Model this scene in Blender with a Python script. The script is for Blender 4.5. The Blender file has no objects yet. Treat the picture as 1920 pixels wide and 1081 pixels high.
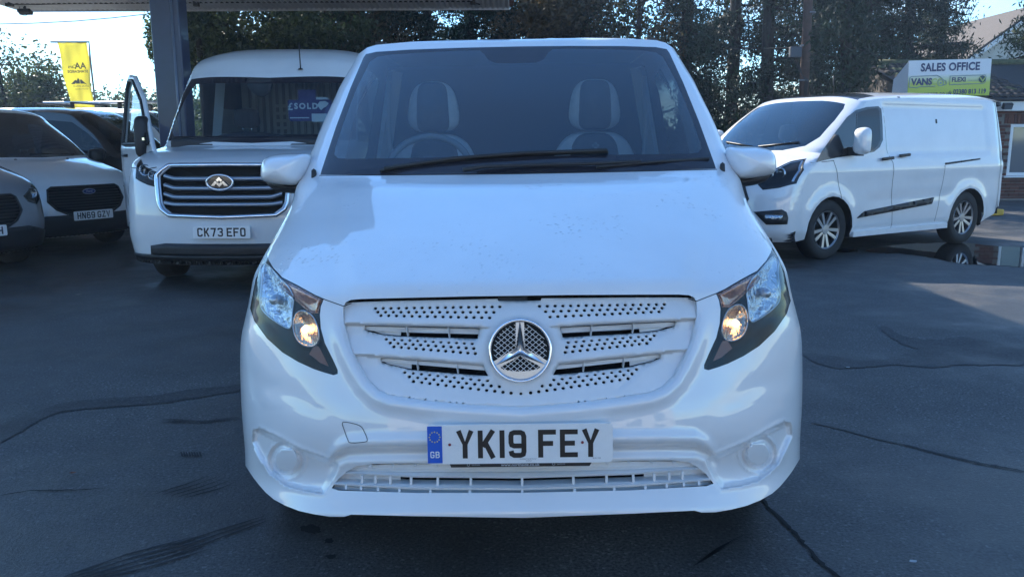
import bpy, bmesh, math, random
import numpy as np
from mathutils import Vector, Matrix
from mathutils.geometry import delaunay_2d_cdt
random.seed(7); np.random.seed(7)
SC = bpy.context.scene
COL = SC.collection
# ------------------------------------------------------------------ camera
FPX, CAMH, PITCH, ROLL = 1550.0, 1.37, math.radians(10.17), math.radians(-0.25)
cam_d = bpy.data.cameras.new('camera'); cam = bpy.data.objects.new('camera', cam_d); COL.objects.link(cam)
cam_d.sensor_width = 36.0; cam_d.lens = FPX/1920*36; cam_d.clip_start = .05; cam_d.clip_end = 2000
cam.location = (0, 0, CAMH)
cam.rotation_euler = (Matrix.Rotation(math.radians(90)-PITCH, 3, 'X') @ Matrix.Rotation(ROLL, 3, 'Z')).to_euler()
SC.camera = cam
# ------------------------------------------------------------------ light
SUN_EL, SUN_AZ = math.radians(33), math.radians(-32)      # azimuth from +Y, negative = left
w = bpy.data.worlds.new('World'); SC.world = w; w.use_nodes = True
nt = w.node_tree; nt.nodes.clear()
def nn(nt, typ, **kw):
    n = nt.nodes.new(typ)
    for k, v in kw.items():
        if k.startswith('i_'): n.inputs[k[2:].replace('_', ' ')].default_value = v
        else: setattr(n, k, v)
    return n
def lk(nt, a, b): nt.links.new(a, b)
sky = nn(nt, 'ShaderNodeTexSky', sky_type='NISHITA', sun_disc=False, sun_elevation=SUN_EL, sun_rotation=SUN_AZ,
         air_density=1.0, dust_density=0.0, ozone_density=2.5)
bg = nn(nt, 'ShaderNodeBackground'); bg.inputs['Strength'].default_value = 0.125
out = nn(nt, 'ShaderNodeOutputWorld')
tc = nn(nt, 'ShaderNodeTexCoord')
mp = nn(nt, 'ShaderNodeMapping'); mp.inputs['Scale'].default_value = (1.2, 1.2, 4.5); mp.inputs['Location'].default_value = (.4, .2, .1)
cl = nn(nt, 'ShaderNodeTexNoise'); cl.inputs['Scale'].default_value = 2.1; cl.inputs['Detail'].default_value = 7; cl.inputs['Roughness'].default_value = .55
cr = nn(nt, 'ShaderNodeValToRGB'); cr.color_ramp.elements[0].position = .46; cr.color_ramp.elements[1].position = .68
cm = nn(nt, 'ShaderNodeMix', data_type='RGBA')
cmul = nn(nt, 'ShaderNodeMath', operation='MULTIPLY'); cmul.inputs[1].default_value = .8
lk(nt, tc.outputs['Generated'], mp.inputs['Vector']); lk(nt, mp.outputs[0], cl.inputs['Vector']); lk(nt, cl.outputs['Fac'], cr.inputs['Fac'])
lk(nt, cr.outputs['Color'], cmul.inputs[0]); lk(nt, cmul.outputs[0], cm.inputs['Factor'])
hsv = nn(nt, 'ShaderNodeHueSaturation'); hsv.inputs['Saturation'].default_value = .45; hsv.inputs['Value'].default_value = .62
lk(nt, sky.outputs[0], hsv.inputs['Color'])
blu = nn(nt, 'ShaderNodeMix', data_type='RGBA', blend_type='MULTIPLY'); blu.inputs['Factor'].default_value = 1; blu.inputs['B'].default_value = (.66, .93, 1.11, 1)
lk(nt, sky.outputs[0], blu.inputs['A'])
sepz = nn(nt, 'ShaderNodeSeparateXYZ'); lk(nt, tc.outputs['Generated'], sepz.inputs[0])
lowm = nn(nt, 'ShaderNodeMapRange'); lowm.inputs['From Min'].default_value = .22; lowm.inputs['From Max'].default_value = .55; lowm.inputs['To Min'].default_value = 1; lowm.inputs['To Max'].default_value = .18
lk(nt, sepz.outputs['Z'], lowm.inputs['Value'])
cm2 = nn(nt, 'ShaderNodeMath', operation='MULTIPLY'); lk(nt, cmul.outputs[0], cm2.inputs[0]); lk(nt, lowm.outputs[0], cm2.inputs[1]); lk(nt, cm2.outputs[0], cm.inputs['Factor'])
lk(nt, blu.outputs['Result'], cm.inputs['A']); lk(nt, hsv.outputs[0], cm.inputs['B'])
lk(nt, cm.outputs['Result'], bg.inputs['Color']); lk(nt, bg.outputs[0], out.inputs[0])
sd = bpy.data.lights.new('sun', 'SUN'); sd.energy = 5.0; sd.angle = math.radians(.5); sd.color = (1, .93, .82)
so = bpy.data.objects.new('sun', sd); COL.objects.link(so)
sdir = Vector((math.sin(SUN_AZ)*math.cos(SUN_EL), math.cos(SUN_AZ)*math.cos(SUN_EL), math.sin(SUN_EL)))
so.rotation_euler = sdir.to_track_quat('Z', 'Y').to_euler(); so.location = (0, 0, 30)
SC.view_settings.view_transform = 'Standard'; SC.view_settings.look = 'None'
SC.view_settings.exposure = 1.32; SC.view_settings.gamma = 1.0; SC.view_settings.use_curve_mapping = False
SC.render.engine = 'CYCLES'; SC.cycles.use_denoising = True; SC.cycles.max_bounces = 8; SC.cycles.transparent_max_bounces = 12
SC.cycles.caustics_reflective = False; SC.cycles.caustics_refractive = False; SC.cycles.sample_clamp_indirect = 6
# ------------------------------------------------------------------ pixel <-> world (real camera)
ct, st = math.cos(PITCH), math.sin(PITCH)
def ray(px, py):
    a = (px-960)/FPX; b = (py-540.5)/FPX
    c, s = math.cos(ROLL), math.sin(ROLL)
    a, b = a*c - b*s*1.0, a*s*1.0 + b*c
    return Vector((a, ct-b*st, -(st+b*ct)))
_t = cam.rotation_euler.to_matrix()
def ray(px, py):
    return _t @ Vector(((px-960)/FPX, -(py-540.5)/FPX, -1.0))
def at(px, py, Y):
    r = ray(px, py); return Vector((0, 0, CAMH)) + r*(Y/r.y)
def gp(px, py, z=0.0):
    r = ray(px, py); return Vector((0, 0, CAMH)) + r*((z-CAMH)/r.z)
# ------------------------------------------------------------------ object helpers
def tag(o, label=None, cat=None, group=None, kind=None):
    if label: o['label'] = label
    if cat: o['category'] = cat
    if group: o['group'] = group
    if kind: o['kind'] = kind
    return o
def empty(name, loc=(0, 0, 0), rz=0.0):
    o = bpy.data.objects.new(name, None); COL.objects.link(o); o.location = loc; o.rotation_euler = (0, 0, rz)
    o.empty_display_size = .2
    return o
def link(name, me, parent=None):
    o = bpy.data.objects.new(name, me); COL.objects.link(o)
    if parent: o.parent = parent
    return o
def mesh(name, V, F, mat, parent=None, smooth=False, N=None, attr=None):
    me = bpy.data.meshes.new(name)
    me.from_pydata([tuple(v) for v in V], [], [tuple(f) for f in F]); 
    if mat: me.materials.append(mat)
    if smooth or N is not None: me.polygons.foreach_set('use_smooth', [True]*len(me.polygons))
    me.update()
    if N is not None: me.normals_split_custom_set_from_vertices([tuple(n) for n in N])
    return link(name, me, parent)
def bevel(o, wdt=.004, seg=2):
    m = o.modifiers.new('bevel', 'BEVEL'); m.width = wdt; m.segments = seg; m.limit_method = 'ANGLE'; m.angle_limit = math.radians(40)
    for p in o.data.polygons: p.use_smooth = True
    m.harden_normals = True
    return o
class MB:
    def __init__(s): s.V = []; s.F = []
    def add(s, V, F):
        b = len(s.V); s.V += [tuple(v) for v in V]; s.F += [tuple(i+b for i in f) for f in F]; return s
    def box(s, c, d, M=None):
        x, y, z = d[0]/2, d[1]/2, d[2]/2; c = Vector(c)
        P = [Vector((a*x, b*y, e*z)) for e in (-1, 1) for b in (-1, 1) for a in (-1, 1)]
        P = [(M @ p if M else p)+c for p in P]
        return s.add(P, [(0, 2, 3, 1), (4, 5, 7, 6), (0, 1, 5, 4), (2, 6, 7, 3), (0, 4, 6, 2), (1, 3, 7, 5)])
    def bar(s, a, b, w_, h_, up=(0, 0, 1)):
        a, b = Vector(a), Vector(b); d = b-a; L = d.length; y = d.normalized(); x = y.cross(Vector(up)).normalized(); z = x.cross(y)
        return s.box((a+b)/2, (w_, L, h_), Matrix((x, y, z)).transposed())
    def tube(s, pts, r, n=8, caps=True):
        pts = [Vector(p) for p in pts]; rs = r if isinstance(r, (list, tuple)) else [r]*len(pts)
        V = []; F = []; prev = None
        for i, p in enumerate(pts):
            d = (pts[min(i+1, len(pts)-1)]-pts[max(i-1, 0)]).normalized()
            if prev is None: x = d.cross(Vector((0, 0, 1)) if abs(d.z) < .9 else Vector((1, 0, 0))).normalized()
            else: x = (prev - d*prev.dot(d)).normalized()
            prev = x; y = d.cross(x)
            for k in range(n):
                an = 2*math.pi*k/n; V.append(p+(x*math.cos(an)+y*math.sin(an))*rs[i])
        for i in range(len(pts)-1):
            for k in range(n):
                a = i*n+k; b = i*n+(k+1) % n; F.append((a, a+n, b+n, b))
        if caps: F.append(tuple(range(n))); F.append(tuple(reversed(range((len(pts)-1)*n, len(pts)*n))))
        return s.add(V, F)
    def lathe(s, prof, n=32, M=None, c=(0, 0, 0)):      # prof (r, h) about local Z
        c = Vector(c); V = []; F = []
        for r, h in prof:
            for k in range(n):
                an = 2*math.pi*k/n; p = Vector((r*math.cos(an), r*math.sin(an), h)); V.append((M @ p if M else p)+c)
        for i in range(len(prof)-1):
            for k in range(n):
                a = i*n+k; b = i*n+(k+1) % n; F.append((a, b, b+n, a+n))
        return s.add(V, F)
    def poly(s, pts): return s.add(pts, [tuple(range(len(pts)))])
    def prism(s, pts, off):
        off = Vector(off); n = len(pts); P = [Vector(p) for p in pts]
        return s.add(P+[p+off for p in P], [tuple(range(n)), tuple(reversed(range(n, 2*n)))]+[(i, i+n, (i+1) % n+n, (i+1) % n) for i in range(n)])
    def build(s, name, mat, parent=None, smooth=False):
        return mesh(name, s.V, s.F, mat, parent, smooth)
def fix(o):
    bm = bmesh.new(); bm.from_mesh(o.data); bmesh.ops.recalc_face_normals(bm, faces=bm.faces); bm.to_mesh(o.data); bm.free(); return o
# ------------------------------------------------------------------ materials
MAT = {}
def pm(name, col, rough=.5, metal=0.0, coat=0.0, var=0.0, vscale=8.0, bump=0.0, bscale=60.0, spec=.5, back=None, rvar=0.0, bdist=.01, trans=0.0, coatr=.03):
    m = bpy.data.materials.new(name); m.use_nodes = True; nt = m.node_tree; nt.nodes.clear()
    o = nn(nt, 'ShaderNodeOutputMaterial'); p = nn(nt, 'ShaderNodeBsdfPrincipled')
    p.inputs['Base Color'].default_value = (*col, 1); p.inputs['Roughness'].default_value = rough; p.inputs['Metallic'].default_value = metal
    p.inputs['Coat Weight'].default_value = coat; p.inputs['Coat Roughness'].default_value = coatr; p.inputs['Coat IOR'].default_value = 1.65
    p.inputs['Specular IOR Level'].default_value = spec
    tcn = nn(nt, 'ShaderNodeTexCoord')
    if var or rvar:
        n = nn(nt, 'ShaderNodeTexNoise'); n.inputs['Scale'].default_value = vscale; n.inputs['Detail'].default_value = 6; n.inputs['Roughness'].default_value = .6
        lk(nt, tcn.outputs['Object'], n.inputs['Vector'])
        if var:
            r = nn(nt, 'ShaderNodeMapRange'); r.inputs['From Min'].default_value = .3; r.inputs['From Max'].default_value = .7
            r.inputs['To Min'].default_value = 1-var; r.inputs['To Max'].default_value = 1+var*.6
            lk(nt, n.outputs['Fac'], r.inputs['Value'])
            mx = nn(nt, 'ShaderNodeVectorMath', operation='SCALE'); mx.inputs[0].default_value = col
            lk(nt, r.outputs[0], mx.inputs['Scale']); lk(nt, mx.outputs[0], p.inputs['Base Color'])
        if rvar:
            r2 = nn(nt, 'ShaderNodeMapRange'); r2.inputs['From Min'].default_value = .3; r2.inputs['From Max'].default_value = .7
            r2.inputs['To Min'].default_value = max(0, rough-rvar); r2.inputs['To Max'].default_value = rough+rvar
            lk(nt, n.outputs['Fac'], r2.inputs['Value']); lk(nt, r2.outputs[0], p.inputs['Roughness'])
    if bump:
        n = nn(nt, 'ShaderNodeTexNoise'); n.inputs['Scale'].default_value = bscale; n.inputs['Detail'].default_value = 4
        lk(nt, tcn.outputs['Object'], n.inputs['Vector'])
        b = nn(nt, 'ShaderNodeBump'); b.inputs['Strength'].default_value = bump; b.inputs['Distance'].default_value = bdist
        lk(nt, n.outputs['Fac'], b.inputs['Height']); lk(nt, b.outputs[0], p.inputs['Normal'])
    sh = p.outputs[0]
    if trans:
        t = nn(nt, 'ShaderNodeBsdfTranslucent'); t.inputs['Color'].default_value = (*[min(1, c*1.6) for c in col], 1)
        mx = nn(nt, 'ShaderNodeMixShader'); mx.inputs[0].default_value = trans; lk(nt, sh, mx.inputs[1]); lk(nt, t.outputs[0], mx.inputs[2]); sh = mx.outputs[0]
    if back is not None:
        g = nn(nt, 'ShaderNodeNewGeometry'); d = nn(nt, 'ShaderNodeBsdfDiffuse'); d.inputs['Color'].default_value = (*back, 1)
        mx = nn(nt, 'ShaderNodeMixShader'); lk(nt, g.outputs['Backfacing'], mx.inputs[0]); lk(nt, sh, mx.inputs[1]); lk(nt, d.outputs[0], mx.inputs[2]); sh = mx.outputs[0]
    lk(nt, sh, o.inputs[0]); MAT[name] = m
    return m
def glassmat(name, tint, refl=.05, grough=.01, gcol=(1, 1, 1), power=4.0, sky_veil=0.0, sky_veil_col=(.3, .35, .4)):
    m = bpy.data.materials.new(name); m.use_nodes = True; nt = m.node_tree; nt.nodes.clear()
    o = nn(nt, 'ShaderNodeOutputMaterial')
    t = nn(nt, 'ShaderNodeBsdfTransparent'); t.inputs[0].default_value = (*tint, 1)
    g = nn(nt, 'ShaderNodeBsdfGlossy'); g.inputs['Roughness'].default_value = grough; g.inputs['Color'].default_value = (*gcol, 1)
    l = nn(nt, 'ShaderNodeLayerWeight'); l.inputs['Blend'].default_value = .5
    pw = nn(nt, 'ShaderNodeMath', operation='POWER'); pw.inputs[1].default_value = power
    ma = nn(nt, 'ShaderNodeMath', operation='MULTIPLY_ADD'); ma.inputs[1].default_value = .9-refl; ma.inputs[2].default_value = refl
    mx = nn(nt, 'ShaderNodeMixShader')
    lk(nt, l.outputs['Facing'], pw.inputs[0]); lk(nt, pw.outputs[0], ma.inputs[0]); lk(nt, ma.outputs[0], mx.inputs[0])
    lk(nt, t.outputs[0], mx.inputs[1]); lk(nt, g.outputs[0], mx.inputs[2]); sh = mx.outputs[0]
    if sky_veil:
        d = nn(nt, 'ShaderNodeBsdfDiffuse'); d.inputs[0].default_value = (*sky_veil_col, 1)
        m2 = nn(nt, 'ShaderNodeMixShader'); m2.inputs[0].default_value = sky_veil; lk(nt, sh, m2.inputs[1]); lk(nt, d.outputs[0], m2.inputs[2]); sh = m2.outputs[0]
    lk(nt, sh, o.inputs[0]); MAT[name] = m
    return m
def emis(name, col, s):
    m = bpy.data.materials.new(name); m.use_nodes = True; nt = m.node_tree; nt.nodes.clear()
    o = nn(nt, 'ShaderNodeOutputMaterial'); e = nn(nt, 'ShaderNodeEmission'); e.inputs[0].default_value = (*col, 1); e.inputs[1].default_value = s
    lk(nt, e.outputs[0], o.inputs[0]); MAT[name] = m; return m
WHITE = pm('white_paint', (.78, .79, .80), .32, coat=1.0, var=.05, vscale=3, back=(.05, .05, .055))
WHITE2 = pm('white_plastic', (.74, .75, .76), .38, var=.05, vscale=12, spec=.5)
BONNET = None
GREYP = pm('grey_paint', (.22, .23, .25), .35, coat=1.0, var=.06, back=(.04, .04, .04))
BLACKP = pm('black_paint', (.012, .013, .016), .3, coat=1.0, back=(.03, .03, .03))
TRIM = pm('black_trim', (.018, .018, .02), .5, var=.2, vscale=20, bump=.15, bscale=300, bdist=.001)
DARK = pm('dark_void', (.006, .006, .007), .9)
FRIT = pm('glass_frit', (.02, .02, .028), .04, spec=.5)
RUBBER = pm('tyre_rubber', (.018, .018, .019), .75, var=.25, vscale=14, bump=.3, bscale=90, bdist=.003)
CHROME = pm('chrome', (.82, .84, .87), .06, metal=1)
SILVER = pm('satin_silver', (.5, .53, .58), .35, metal=1)
ALLOY = pm('alloy_wheel', (.42, .43, .45), .28, metal=.8, var=.06)
REFL = pm('lamp_reflector', (.50, .54, .58), .10, metal=1, bump=1.0, bscale=30, bdist=.02)
ORANGE = pm('orange_lens', (.75, .22, .05), .15, coat=.5, bump=.5, bscale=50, bdist=.004)
GLASS = glassmat('windscreen_glass', (.70, .84, .88), .06, .008, power=3.2, sky_veil=.03, sky_veil_col=(.06, .24, .50))  # blue diffuse layer painted in for sky reflected by the windscreen
GLASS2 = glassmat('tinted_glass', (.13, .16, .18), .05, .01, power=3.8)
LENS = glassmat('lamp_lens', (.88, .91, .93), .03, .01, gcol=(.75, .8, .85), power=5.2)
BLUE = pm('plate_blue', (.0, .1, .55), .4)
PLATE = pm('plate_white', (.84, .84, .83), .35, var=.04, vscale=30)
PLETTER = pm('plate_black', (.01, .01, .012), .4)
CLOTHD = pm('seat_dark', (.028, .03, .035), .8, var=.2, vscale=40)
CLOTHL = pm('seat_light', (.33, .33, .34), .75, var=.1, vscale=40)
DASH = pm('dashboard_plastic', (.022, .023, .026), .6, var=.1)
SEAM = pm('panel_gap', (.012, .012, .014), .8)
# ------------------------------------------------------------------ polygon tools
def densify(P, step, closed=True):
    P = [np.array(p, float) for p in P]; o = []
    n = len(P)
    for i in range(n if closed else n-1):
        a, b = P[i], P[(i+1) % n]; k = max(1, int(np.ceil(np.linalg.norm(b-a)/step)))
        for j in range(k): o.append(a+(b-a)*j/k)
    if not closed: o.append(P[-1])
    return np.array(o)
def sm(P, closed=True, k=5):
    P = [np.array(p, float) for p in P]; n = len(P); o = []
    for i in range(n if closed else n-1):
        if closed: p0, p1, p2, p3 = P[i-1], P[i], P[(i+1) % n], P[(i+2) % n]
        else: p0, p1, p2, p3 = P[max(i-1, 0)], P[i], P[i+1], P[min(i+2, n-1)]
        for j in range(k):
            t = j/k; o.append(.5*((2*p1)+(-p0+p2)*t+(2*p0-5*p1+4*p2-p3)*t*t+(-p0+3*p1-3*p2+p3)*t**3))
    if not closed: o.append(P[-1])
    return [tuple(p) for p in o]
def inside(poly, x, y):
    P = np.asarray(poly, float); r = np.zeros(len(x), bool); n = len(P)
    for i in range(n):
        x1, y1 = P[i]; x2, y2 = P[(i+1) % n]
        if y1 == y2: continue
        c = ((y1 > y) != (y2 > y)) & (x < (x2-x1)*(y-y1)/(y2-y1)+x1); r ^= c
    return r
def pdist(P, x, y, closed=True):
    P = np.asarray(P, float); d = np.full(len(x), 1e9); n = len(P)
    for i in range(n if closed else n-1):
        a = P[i]; b = P[(i+1) % n]; ab = b-a; L = (ab**2).sum()+1e-12
        t = np.clip(((x-a[0])*ab[0]+(y-a[1])*ab[1])/L, 0, 1)
        d = np.minimum(d, np.hypot(x-a[0]-t*ab[0], y-a[1]-t*ab[1]))
    return d
def sstep(x, a, b): t = np.clip((x-a)/(b-a), 0, 1); return t*t*(3-2*t)
def bump1(x, c, w_): return np.exp(-((x-c)/w_)**2)
def mir(P): return [(-p[0], p[1]) for p in reversed(list(P))]
def skin(lift, outline, regions, step, default='body', drop=('hole',), eps=None, extra=None):
    """triangulate outline with region polygons as constraints and lift to 3D"""
    pts = []; edges = []
    allp = [outline]+[p for _, ps in regions for p in ps]
    for P in allp:
        D = densify(P, step); b = len(pts); pts += [tuple(p) for p in D]; n = len(D)
        edges += [(b+i, b+(i+1) % n) for i in range(n)]
    O = np.array(outline, float); lo = O.min(0); hi = O.max(0)
    gx, gy = np.meshgrid(np.arange(lo[0]+step/2, hi[0], step), np.arange(lo[1]+step/2, hi[1], step)); 
    gx = gx + (np.arange(gx.shape[0]) % 2)[:, None]*step*.5
    gx, gy = gx.ravel(), gy.ravel(); k = inside(outline, gx, gy); gx, gy = gx[k], gy[k]
    keep = np.ones(len(gx), bool)
    for P in allp: keep &= pdist(P, gx, gy) > step*.45
    pts += list(zip(gx[keep], gy[keep]))
    if extra is not None:
        ex, ey = extra[:, 0], extra[:, 1]; kp = inside(outline, ex, ey)
        for P in allp: kp &= pdist(P, ex, ey) > step*.06
        pts += list(zip(ex[kp], ey[kp]))
    r = delaunay_2d_cdt([Vector(p) for p in pts], edges, [], 0, 1e-7, False)
    V = np.array([tuple(v) for v in r[0]]); F = np.array([f for f in r[2] if len(f) == 3])
    C = V[F].mean(1); ok = inside(outline, C[:, 0], C[:, 1])
    ar = np.abs(np.cross(V[F[:, 1]]-V[F[:, 0]], V[F[:, 2]]-V[F[:, 0]])); ok &= ar > 1e-9*step
    lab = np.full(len(F), -1)
    for i, (nm, ps) in enumerate(regions):
        for p in ps:
            m = inside(p, C[:, 0], C[:, 1]) & (lab < 0); lab[m] = i
    e = eps or step*.3
    P3 = lift(V[:, 0], V[:, 1]); 
    du = lift(V[:, 0]+e, V[:, 1])-lift(V[:, 0]-e, V[:, 1]); dv = lift(V[:, 0], V[:, 1]+e)-lift(V[:, 0], V[:, 1]-e)
    N = np.cross(du, dv); N /= np.linalg.norm(N, axis=1)[:, None]+1e-12
    res = {}
    names = [default]+[nm for nm, _ in regions]
    for nm in dict.fromkeys(names):
        idx = [i for i, (q, _) in enumerate(regions) if q == nm] + ([-1] if nm == default else [])
        if nm in drop: continue
        f = F[ok & np.isin(lab, idx)]
        if len(f) == 0: continue
        u, inv = np.unique(f, return_inverse=True); f = inv.reshape(-1, 3)
        res[nm] = [P3[u], f, N[u]]
    return res
def orient(res, toward):
    """make normals/windings face a direction function toward(P)->vectors"""
    for nm, (P, F, N) in res.items():
        d = toward(P); s = np.sign((N*d).sum(1)); s[s == 0] = 1
        N = N*s[:, None]
        fn = np.cross(P[F[:, 1]]-P[F[:, 0]], P[F[:, 2]]-P[F[:, 0]]); av = N[F].sum(1)
        fl = (fn*av).sum(1) < 0; F = F.copy(); F[fl] = F[fl][:, ::-1]
        res[nm] = [P, F, N]
    return res
def emit(name, R, mat, parent, off=(0, 0, 0)):
    P, F, N = R; return mesh(name, P-np.array(off), F, mat, parent, True, N)
# ------------------------------------------------------------------ plate lettering
GL = {'Y': [[(7, 79), (25, 36), (43, 79)], [(25, 40), (25, 0)]], 'K': [[(7, 0), (7, 79)], [(43, 79), (13, 33)], [(20, 46), (43, 0)]],
 '1': [[(7, 0), (7, 79)]], 'F': [[(7, 0), (7, 72), (50, 72)], [(7, 40), (42, 40)]],
 'E': [[(50, 72), (7, 72), (7, 7), (50, 7)], [(7, 40), (42, 40)]],
 '9': [[(7, 20), (9, 11), (16, 7), (34, 7), (41, 10), (43, 18), (43, 61), (40, 69), (34, 72), (16, 72), (9, 69), (7, 62), (7, 44), (9, 37), (16, 34), (43, 34)]],
 '6': [[(43, 59), (41, 68), (34, 72), (16, 72), (9, 69), (7, 61), (7, 18), (10, 10), (16, 7), (34, 7), (41, 10), (43, 17), (43, 35), (41, 42), (34, 45), (7, 45)]],
 'C': [[(43, 56), (42, 66), (34, 72), (16, 72), (9, 69), (7, 61), (7, 18), (10, 10), (16, 7), (34, 7), (41, 12), (43, 23)]],
 'G': [[(43, 56), (42, 66), (34, 72), (16, 72), (9, 69), (7, 61), (7, 18), (10, 10), (16, 7), (34, 7), (41, 10), (43, 18), (43, 36), (25, 36)]],
 '7': [[(0, 72), (42, 72), (20, 0)]], '3': [[(7, 60), (9, 68), (16, 72), (34, 72), (41, 69), (43, 61), (43, 50), (38, 41), (20, 41)], [(34, 41), (41, 36), (43, 28), (43, 17), (41, 10), (34, 7), (16, 7), (9, 11), (7, 19)]],
 'O': [[(25, 72), (34, 72), (41, 69), (43, 61), (43, 18), (41, 10), (34, 7), (16, 7), (9, 10), (7, 18), (7, 61), (9, 69), (16, 72), (25, 72)]],
 'H': [[(7, 0), (7, 79)], [(43, 0), (43, 79)], [(7, 40), (43, 40)]], 'N': [[(7, 0), (7, 79)], [(43, 0), (43, 79)], [(8, 79), (42, 0)]],
 'Z': [[(0, 72), (42, 72), (8, 7), (50, 7)]], 'V': [[(6, 79), (25, 2), (44, 79)]], 'W': [[(4, 79), (14, 4), (25, 60), (36, 4), (46, 79)]],
 'B': [[(7, 7), (34, 7), (43, 15), (43, 30), (35, 40), (7, 40)], [(7, 0), (7, 72), (34, 72), (41, 64), (41, 48), (34, 40)]],
 'L': [[(7, 79), (7, 7), (46, 7)]], 'D': [[(7, 7), (30, 7), (43, 20), (43, 59), (30, 72), (7, 72), (7, 0)]], 'S': [[(43, 60), (34, 72), (16, 72), (7, 62), (7, 50), (16, 42), (34, 36), (43, 28), (43, 17), (34, 7), (16, 7), (7, 18)]]}
def stroke(P, hw):
    P = [np.array(p, float) for p in P]; L = []; R = []
    for i, p in enumerate(P):
        d0 = (p-P[i-1]) if i else (P[1]-p); d1 = (P[i+1]-p) if i < len(P)-1 else d0
        d0 = d0/np.linalg.norm(d0); d1 = d1/np.linalg.norm(d1)
        n0 = np.array((-d0[1], d0[0])); n1 = np.array((-d1[1], d1[0])); m = n0+n1; m /= np.linalg.norm(m); k = min(hw/max(.35, m.dot(n0)), hw*1.7)
        L.append(p+m*k); R.append(p-m*k)
    return L, R
def plate_text(s, hw=7.0):
    """flat quads in mm; x from 0, centred later"""
    quads = []; x = 0; layer = 0
    for ch in s:
        if ch == ' ': x += 33-11; continue
        if ch == '_': x += 61; continue
        for j, pl in enumerate(GL[ch]):
            L, R = stroke(pl, hw)
            for i in range(len(L)-1):
                quads.append([(q[0]+x, q[1], j*.12) for q in (R[i], R[i+1], L[i+1], L[i])])
        x += (14 if ch == '1' else 50)+11
    return quads, x-11
def plate(parent, s, blue=False, name='number_plate'):
    """plate centred at origin in XZ plane facing -Y; returned part"""
    W_, H_ = .52, .111
    pts = []
    for cx, cz, a0 in ((W_/2-.012, H_/2-.012, 0), (-W_/2+.012, H_/2-.012, 90), (-W_/2+.012, -H_/2+.012, 180), (W_/2-.012, -H_/2+.012, 270)):
        for k in range(4): a = math.radians(a0+k*30); pts.append((cx+.012*math.cos(a), .004, cz+.012*math.sin(a)))
    b = MB(); b.prism(pts, (0, -.008, 0)); o = fix(b.build(name, PLATE, parent))
    q, wd = plate_text(s); b = MB(); x0 = -wd/2+(22 if blue else 0)
    for f in q: b.add([((p[0]+x0)/1000, -.0048-p[2]*.001, (p[1]-39.5)/1000) for p in f], [(0, 1, 2, 3)])
    b.build('lettering', PLETTER, o)
    if blue:
        b = MB(); b.poly([(-.2595, -.0046, -.0525), (-.218, -.0046, -.0525), (-.218, -.0046, .0525), (-.2595, -.0046, .0525)]); b.build('blue_band', BLUE, o)
        b = MB()
        for k in range(12):
            a = k*math.pi/6; cx, cz = -.2388+.0145*math.cos(a), .022+.0145*math.sin(a)
            b.poly([(cx+.0022*math.cos(t), -.0052, cz+.0022*math.sin(t)) for t in [math.pi*.4*j+math.pi/2 for j in range(5)]])
        b.build('star_ring', MAT['star_yellow'], o)
        q, wd = plate_text('GB', 6); b = MB(); s_ = .00024
        for f in q: b.add([(-.2388+(p[0]-wd/2)*s_, -.0052-p[2]*.001, -.028+(p[1]-39.5)*s_) for p in f], [(0, 1, 2, 3)])
        b.build('country_letters', PLATE, o)
    return o
pm('star_yellow', (.7, .6, .1), .5)
def text(body, size, mat, parent, M, bold=0.0, name='lettering', align='CENTER', sx=1.0, space=1.0):
    c = bpy.data.curves.new('lettering', 'FONT'); c.body = body; c.size = size; c.align_x = align; c.offset = bold; c.space_character = space; c.resolution_u = 3
    t = bpy.data.objects.new('tmp', c); COL.objects.link(t)
    me = bpy.data.meshes.new_from_object(t); bpy.data.objects.remove(t)
    me.transform(M @ Matrix.Diagonal((sx, 1, 1, 1))); me.materials.clear(); me.materials.append(mat); me.name = name
    return link(name, me, parent)
FACE = Matrix.Rotation(math.pi/2, 4, 'X')     # text plane -> XZ plane facing -Y
def TM(x, y, z, rz=0, rx=0): return Matrix.Translation((x, y, z)) @ Matrix.Rotation(rz, 4, 'Z') @ Matrix.Rotation(rx, 4, 'X') @ FACE
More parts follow.
